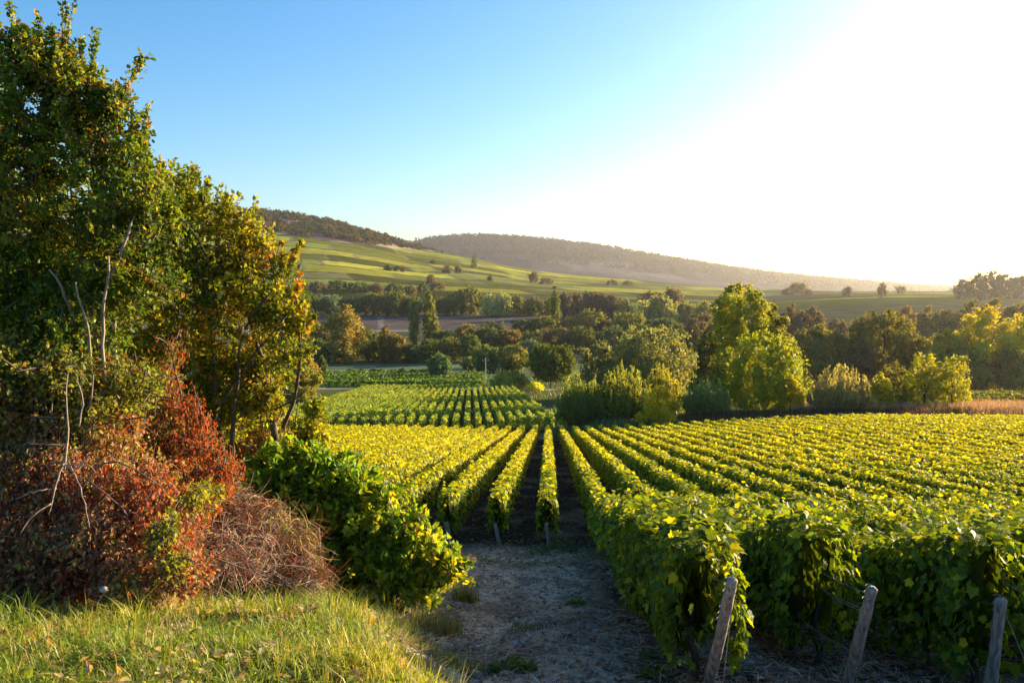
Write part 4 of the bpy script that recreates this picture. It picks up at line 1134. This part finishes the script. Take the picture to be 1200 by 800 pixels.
near_plant("twiggy_shrub", "brown-olive twiggy shrub between the red creeper and the green bush", "shrub", (-4.0, 12.1),
    [st((280, 600, 12.1), (275, 520, 12.0), (262, 440, 12.0), r0=.02), st((300, 600, 12.1), (305, 520, 12.0), (318, 450, 11.9), r0=.018), st((262, 600, 12.1), (245, 500, 11.9), (238, 420, 11.9), r0=.018), st((310, 600, 12.2), (330, 540, 12.1), (340, 490, 12.1), r0=.015)],
    [(265, 470, 36, 12.0, .4), (300, 490, 34, 12.0, .4), (245, 440, 28, 11.9, .3), (285, 535, 36, 12.0, .4), (320, 520, 26, 12.0, .3), (310, 450, 26, 11.9, .3), (300, 570, 28, 11.8, .3), (250, 520, 30, 11.9, .3)],
    520, 18, .055, [(.24, .20, .05), (.32, .26, .08), (.20, .21, .03), (.36, .16, .05)], [3, 2, 2.4, 1], M_LEAF, M_BROWNTWIG, M_BARK, T_OVAL, tw_len=(.25, .7), twig_r=(.007, .002))
near_plant("green_bush", "dense glossy green bush with broad leaves between the tangled trees and the path", "bush", (-2.3, 11.2),
    [st((430, 690, 11.2), (420, 630, 11.1), (400, 560, 11.0), r0=.03), st((440, 690, 11.2), (470, 640, 11.0), (490, 610, 11.0), r0=.025), st((410, 690, 11.4), (360, 600, 11.3), (330, 540, 11.3), r0=.03)],
    [(325, 562, 36, 11.0, .6), (390, 572, 44, 11.2, .7), (432, 610, 44, 11.1, .7), (462, 648, 38, 10.9, .6), (505, 664, 24, 10.8, .35), (385, 630, 52, 11.1, .7), (310, 548, 24, 11.0, .4), (365, 548, 26, 11.2, .4), (445, 672, 36, 10.8, .5), (385, 668, 34, 10.9, .5), (470, 618, 26, 11.0, .4), (490, 690, 24, 10.7, .3), (410, 560, 24, 11.2, .3), (345, 610, 30, 10.9, .4), (530, 668, 14, 10.7, .2), (425, 575, 24, 11.1, .3)],
    800, 30, .095, [(.14, .25, .02), (.22, .32, .022), (.34, .38, .03), (.09, .17, .018), (.44, .40, .035)], [3.4, 3, 2, 1.8, .7], M_LEAF, M_BARK, M_BARK, T_OVAL, tw_len=(.2, .6), shell=.65,
    shoots=[((330, 545, 11.2), (338, 512, 11.2), (0, 0, 0), 2), ((505, 655, 10.8), (548, 660, 10.8), (0, 0, .05), 3), ((480, 620, 11.0), (500, 605, 11.0), (0, 0, .04), 2), ((430, 580, 11.1), (440, 556, 11.1), (0, 0, 0), 2)] + sprays([(300, 535), (350, 530), (400, 545), (440, 575), (480, 610), (510, 645), (535, 660)], 11.0, 50, 4, 18, .5))
near_plant("yellow_shrub", "sunlit yellow-green shrub between the orange tree and the vineyard", "shrub", (-4.2, 15.5),
    [st((340, 540, 15.5), (345, 500, 15.5), (350, 470, 15.4), r0=.025)],
    [(345, 500, 26, 15.4, .5), (365, 515, 26, 15.4, .5), (330, 520, 26, 15.4, .5), (372, 478, 14, 15.4, .3), (300, 500, 30, 15.6, .5)],
    170, 24, .11, [(.34, .33, .03), (.24, .26, .025), (.15, .19, .02)], [3, 2, 1], M_LEAF, M_BARK, M_BARK, T_OVAL, tw_len=(.15, .45))
# dead grass mound
def dead_mound():
    b = gpt(-2.9, 9.0)
    t = thing("dead_grass_heap", b, "grey heap of dead grass and twigs beside the green bush", "grass heap")
    parts = []
    for (px, py, r, d) in [(285, 660, 40, 8.6), (335, 665, 36, 9.0), (240, 665, 38, 8.2), (300, 625, 34, 9.2), (255, 625, 30, 8.9), (345, 635, 22, 9.3), (355, 685, 26, 8.8), (200, 665, 30, 7.8)]:
        rr = r / 1000 * d
        V, F = blob(at(px, py + 8, d), (rr * .85, rr * .8, rr * .8), px * .1, 18, 12, .3)
        parts.append((V, F, np.array((.10, .08, .06))))
    V, F, C = join(parts)
    link("heap_core", mesh("heap_core", V - b, F, M_DRY, C, True), t)
    n = 7500
    L = [(285, 655, 44, 8.6, .45), (335, 660, 38, 9.0, .4), (240, 660, 40, 8.2, .4), (300, 618, 36, 9.2, .4), (255, 620, 34, 8.9, .4), (345, 632, 25, 9.3, .3), (355, 682, 28, 8.8, .3), (200, 660, 32, 7.8, .3), (270, 590, 22, 9.3, .3)]
    P, cc = lobes_pts(L, n, .9)
    d = unit(P - cc)
    T = np.cross(d, rdir(n)) * 1.3 + .6 * rdir(n) + np.array((.1, -.2, -.45))
    ln = rng.uniform(.12, .42, n)
    s = np.linspace(0, 1, 4)[None, :, None]
    E = P + unit(T) * ln[:, None]; M = (P + E) / 2 + d * .08
    Cn = (1 - s) ** 2 * P[:, None] + 2 * s * (1 - s) * M[:, None] + s ** 2 * E[:, None]
    V, F = tubes(Cn, np.linspace(.0042, .0015, 4)[None] * rng.uniform(.6, 1.5, (n, 1)), 3)
    col = np.repeat(palette(P, [(.36, .29, .22), (.50, .41, .30), (.24, .18, .13), (.40, .20, .09), (.34, .33, .07)], [2.4, 2, 2, 1.6, 1], 2.0, .4), 12, 0)
    link("dead_stalks", mesh("dead_stalks", V - b, tri(F), M_DRY, col), t)
dead_mound()
# dead branch
def dead_branch():
    b = at(62, 580, 6.4)
    t = thing("dead_branch", b, "pale bare dead branch sticking out of the brambles", "branch")
    br = [[(75, 550, 6.3), (80, 500, 6.3), (77, 440, 6.35)], [(75, 540, 6.3), (66, 570, 6.2), (58, 602, 6.1)], [(80, 540, 6.3), (95, 575, 6.2), (104, 618, 6.1)], [(74, 545, 6.3), (100, 545, 6.25), (112, 553, 6.2)],
          [(78, 520, 6.3), (50, 521, 6.2), (28, 520, 6.15)], [(66, 572, 6.2), (40, 575, 6.1), (20, 584, 6.05)], [(60, 590, 6.2), (36, 605, 6.1), (22, 625, 6.05)], [(92, 500, 6.3), (97, 470, 6.3), (90, 440, 6.3)], [(84, 556, 6.25), (100, 538, 6.2), (103, 532, 6.2)]]
    V, F = join_tubes([tube_line([at(*q) for q in l], .009 if i < 2 else .006, .003, 10, 6, .008) for i, l in enumerate(br)])
    link("bare_twigs", mesh("bare_twigs", V - b, F, M_DEAD, None, True), t)
    b2 = at(250, 690, 7.0)
    t = thing("dead_branch", b2, "thin pale dead stick lying across the grey grass heap", "branch")
    V, F = join_tubes([tube_line([at(*q) for q in l], .010, .004, 9, 6, .004) for l in [[(232, 645, 7.6), (255, 655, 7.5), (312, 675, 7.4)], [(252, 653, 7.5), (268, 640, 7.5), (275, 620, 7.5)]]])
    link("bare_twigs", mesh("bare_twigs", V - b2, F, M_DEAD, None, True), t)
    b3 = at(372, 660, 9.3)
    t = thing("dead_branch", b3, "upright bare red-brown stalk beside the green bush's left foot", "branch")
    V, F = join_tubes([tube_line([at(*q) for q in l], .010, .004, 9, 6, .004) for l in [[(380, 672, 9.3), (376, 650, 9.3), (374, 618, 9.3)], [(378, 668, 9.3), (388, 655, 9.3), (392, 645, 9.3)], [(380, 672, 9.3), (368, 655, 9.3)]]])
    link("bare_twigs", mesh("bare_twigs", V - b3, F, M_DEAD, None, True), t)
dead_branch()

# ------------------------------------------------------------------ grass on the bank, litter and stones on the path
def bank_points(n, y0, y1, xl=-7.0, thin=0):
    y = y0 + (y1 - y0) * rng.random(n) ** 1.15
    x = rng.uniform(xl, .6, n)
    e = path_edge(y) + 1.3 * (fbm(x * 1.6, y * 1.6, 41) - .42)
    keep = (x < e - .1) & (rng.random(n) < .12 + .88 * sstep(e, e - .9, x)) & (np.abs(x / y) < .75) & (rng.random(n) < .12 + 1.0 * sstep(.32, .62, fbm(x * 1.1, y * 1.1, 43)))
    if thin:
        keep &= rng.random(n) < sstep(e - .1, e - thin, x) + .0
    x, y = x[keep], y[keep]
    return np.stack((x, y, gz(x, y) - .01), 1)
GC = ([(.22, .29, .025), (.36, .36, .04), (.15, .22, .02), (.48, .38, .15), (.58, .45, .24)], [3.6, 3, 2.6, 1.9, 1.3])
def clumped(nc, y0, y1, per, rad, xl=-7.0):
    c = bank_points(nc, y0, y1, xl)
    k = np.repeat(np.arange(len(c)), per)
    a = rng.random(len(k)) * 6.283; r = rng.random(len(k)) ** .7 * (rad * rng.uniform(.5, 1.4, len(c)))[k]
    P = c[k] + np.stack((np.cos(a) * r, np.sin(a) * r, 0 * a), 1)
    P[:, 2] = gz(P[:, 0], P[:, 1]) - .01
    hk = (.5 + 1.0 * rng.random(len(c)))[k]
    return P, a, hk
P, a, hk = clumped(5600, 3.6, 9.2, 24, .11)
h = rng.uniform(.06, .20, len(P)) * hk * (.5 + .9 * fbm(P[:, 0] * 1.1, P[:, 1] * 1.1, 47))
blades(P, h, 1.5, .0066, GC, M_GRASS, "grass", "long mixed green and straw-coloured grass on the bank", freq=.75, patch=.8, ang=a)
P, a, hk = clumped(1500, 8.6, 15.0, 20, .14, -8)
blades(P, rng.uniform(.12, .34, len(P)) * hk, 1.4, .010, ([(.24, .26, .03), (.42, .33, .14), (.16, .20, .025)], [3, 2, 2]), M_GRASS, "bank_grass", "grass at the foot of the tangled trees and green bush", freq=1.3, ang=a)
P = bank_points(24000, 3.6, 9.0)
V, F, C = leaves(P + np.stack((0 * P[:, 0], 0 * P[:, 0], .01 + .09 * rng.random(len(P)) ** 2), 1), rdir(len(P)) * .6 + (0, 0, 1), rdir(len(P)) * (1, 1, .4), rng.uniform(.025, .085, len(P)), palette(P, [(.46, .36, .19), (.17, .25, .035), (.30, .20, .09), (.24, .31, .04)], [2, 3, 1.6, 2], 1.5, .7), T_OVAL)
tag(link("bank_weeds", mesh("bank_weeds", V, F, M_LEAF, C)), "low broad-leaved weeds and fallen leaves among the bank grass", "weeds", None, "stuff")
# tall dry stalks
P = bank_points(1500, 4.0, 8.0); h = rng.uniform(.12, .30, len(P))
blades(P, h, .8, .0035, ([(.5, .40, .22), (.42, .30, .14)], [2, 1]), M_DRY, "dry_stalks", "thin straw stalks standing among the bank grass", "grass", freq=1.0)

def tuft(px, py, y, rad, hh, cols, label, n=380, name="weed_tuft", broad=False):
    x = at(px, py, y)[0]; c = gpt(x, y)
    t = thing(name, c, label, "weed", "tufts on the dirt path")
    a = rng.random(n) * 6.283; r = rad * rng.random(n) ** .6
    P = np.stack((x + np.cos(a) * r, y + np.sin(a) * r, 0 * a), 1); P[:, 2] = gz(P[:, 0], P[:, 1]) - .01
    if broad:
        P = P + np.stack((0 * a, 0 * a, hh * rng.random(n) * (1 - .6 * r / rad)), 1)
        V, F, C = leaves(P - c, rdir(n) * .6 + (0, 0, .8), rdir(n) + np.stack((np.cos(a), np.sin(a), .3 + 0 * a), 1), rng.uniform(.03, .075, n), palette(P, cols, [1] * len(cols), 3), T_OVAL)
        link("leaves", mesh("weed_leaves", V, F, M_LEAF, C), t)
    else:
        blades(P, hh * rng.uniform(.4, 1.1, n), .9, .006, (cols, [1] * len(cols)), M_GRASS, "blades", None, parent=t, loc=None).data.transform(__import__("mathutils").Matrix.Translation(-Vector(c)))
    return t
GG = [(.10, .15, .03), (.14, .18, .035), (.08, .12, .03)]
tuft(675, 705, 12.3, .13, .12, GG, "small leafy weed alone on the dirt path near the right row", 160, broad=True)
tuft(615, 735, 10.3, .24, .10, GG, "low grassy tuft in the middle of the dirt path", 420)
tuft(512, 735, 9.6, .32, .34, [(.13, .16, .04), (.2, .2, .05), (.3, .25, .1)], "large grass tuft on the path's left edge", 700)
tuft(545, 700, 12.6, .22, .34, [(.2, .19, .04), (.3, .22, .06), (.12, .14, .03)], "yellowish grass clump below the green bush's tip", 420)
tuft(600, 672, 17.5, .4, .10, GG, "flat patch of weeds where the path meets the vines", 380)
tuft(658, 650, 21.3, .45, .42, [(.07, .11, .02), (.10, .14, .025)], "leafy weeds under the end of the middle vine row", 520, broad=True)
tuft(630, 640, 20.9, .3, .25, [(.07, .11, .02), (.10, .14, .025)], "small leafy weeds left of the middle row's post", 220, broad=True)
tuft(600, 797, 7.55, .22, .14, GG, "green weed patch at the bottom edge of the path", 420, broad=True)
tuft(540, 790, 7.5, .28, .16, GG, "grassy patch left of the bottom weed patch", 420)
tuft(762, 795, 7.65, .13, .10, GG, "small weed by the foot of the near right row", 140, broad=True)
tuft(758, 768, 8.4, .10, .08, GG, "tiny weed below the near right row", 80, broad=True)
tuft(476, 752, 8.7, .30, .22, GG, "grass tuft where the bank meets the path, above the bottom edge", 420)
tuft(498, 786, 7.6, .34, .18, [(.16, .21, .04), (.25, .26, .05)], "broad grass tuft at the bottom edge left of the path", 520)
tuft(572, 760, 8.6, .22, .07, [(.2, .22, .06), (.4, .33, .15)], "thin dry grass patch in the lower middle of the path", 260)
tuft(640, 775, 8.1, .2, .07, GG, "sparse green patch low on the path, right of the bottom weeds", 160)
tuft(700, 690, 13.0, .2, .1, GG, "low tuft of grass beside the near right row", 120)

def path_pts(n, y0, y1, x1=5.5):
    y = y0 + (y1 - y0) * rng.random(n) ** 1.3; x = rng.uniform(-2.3, x1, n)
    k = x > path_edge(y) - .15
    x, y = x[k], y[k]
    return np.stack((x, y, gz(x, y)), 1)
def litter():
    P = path_pts(34000, 6.5, 22) ; n = len(P)
    P[:, 2] += .006 + .01 * rng.random(n)
    P = P[fbm(P[:, 0] * 1.2, P[:, 1] * 1.2, 91) > .36]; n = len(P)
    a = rng.random(n) * 6.283
    V, F, C = leaves(P, rdir(n) * .25 + (0, 0, 1), np.stack((np.cos(a), np.sin(a), rng.normal(0, .12, n)), 1), rng.uniform(.06, .26, n), palette(P, [(.52, .42, .29), (.38, .29, .20), (.64, .54, .40), (.14, .10, .07)], [3, 2, 1.4, 2], 2, .3),
                     tmpl([(0, 0, 0), (.022, .5, .02), (0, 1, 0), (-.022, .5, .02)], [(0, 1, 2), (0, 2, 3)]))
    P2 = path_pts(4200, 6.5, 22); n = len(P2); P2[:, 2] += .012
    a = rng.random(n) * 6.283
    L2 = leaves(P2, rdir(n) * .5 + (0, 0, 1), np.stack((np.cos(a), np.sin(a), rng.normal(0, .2, n)), 1), rng.uniform(.04, .09, n), palette(P2, [(.22, .13, .06), (.14, .09, .055), (.30, .2, .08)], [2, 2, 1], 2, .3), T_OVAL)
    V, F, C = join([(V, F, C), L2])
    tag(link("straw_litter", mesh("straw_litter", V, F, M_DRY, C)), "scattered straw, prunings and dead leaves on the dirt path", "litter", None, "stuff")
litter()
def gravel():
    P = path_pts(2200, 6.5, 20); parts = []
    for q in P:
        r = .007 + .03 * rng.random() ** 4
        V, F = blob(q + (0, 0, r * .25), (r * rng.uniform(.8, 1.5), r * rng.uniform(.8, 1.4), r * .6), rng.random() * 50, 7, 5, .35)
        parts.append((V, F, np.zeros(3)))
    V, F, C = join(parts)
    tag(link("gravel", mesh("gravel", V, F, M_STONE, None, False)), "loose pale limestone pebbles on the dirt path", "gravel", None, "stuff")
gravel()
def clods():
    P = path_pts(3200, 6.5, 24, 7.0); parts = []
    for q in P:
        r = .010 + .04 * rng.random() ** 3
        V, F = blob(q + (0, 0, r * .2), (r * rng.uniform(.8, 1.6), r * rng.uniform(.8, 1.5), r * .7), rng.random() * 50, 7, 5, .4)
        parts.append((V, F, np.zeros(3)))
    V, F, C = join(parts)
    tag(link("soil_clods", mesh("soil_clods", V, F, M_CLOD)), "crumbled dark soil clods on the dirt path and under the vines", "soil", None, "stuff")
clods()
def fallen():
    n = 26000; y = 18 + 60 * rng.random(n) ** 1.6; x = rng.uniform(-9, 14, n)
    P = np.stack((x, y, gz(x, y) + .015), 1)
    V, F, C = leaves(P, rdir(n) * .5 + (0, 0, 1), rdir(n) * (1, 1, .2), rng.uniform(.06, .13, n), palette(P, [(.30, .20, .07), (.36, .30, .08), (.18, .11, .06), (.12, .16, .04)], [3, 1.5, 3, 1], 1, .3), T_OVAL)
    tag(link("fallen_leaves", mesh("fallen_leaves", V, F, M_DRY, C)), "fallen vine leaves and weeds on the soil between the rows", "leaves", None, "stuff")
fallen()
def rock(px, py, y, r, label):
    c = at(px, py, y)
    V, F = blob((0, 0, 0), (r, r * .8, r * .7), px, 14, 10, .35)
    tag(link("pale_stone", mesh("pale_stone", V, F, M_STONE, None, True), None, c), label, "stone")
rock(206, 592, 7.4, .10, "pale stone showing among the creeper on the bank")
rock(122, 690, 6.0, .03, "pale stone at the foot of the brown bramble thicket")
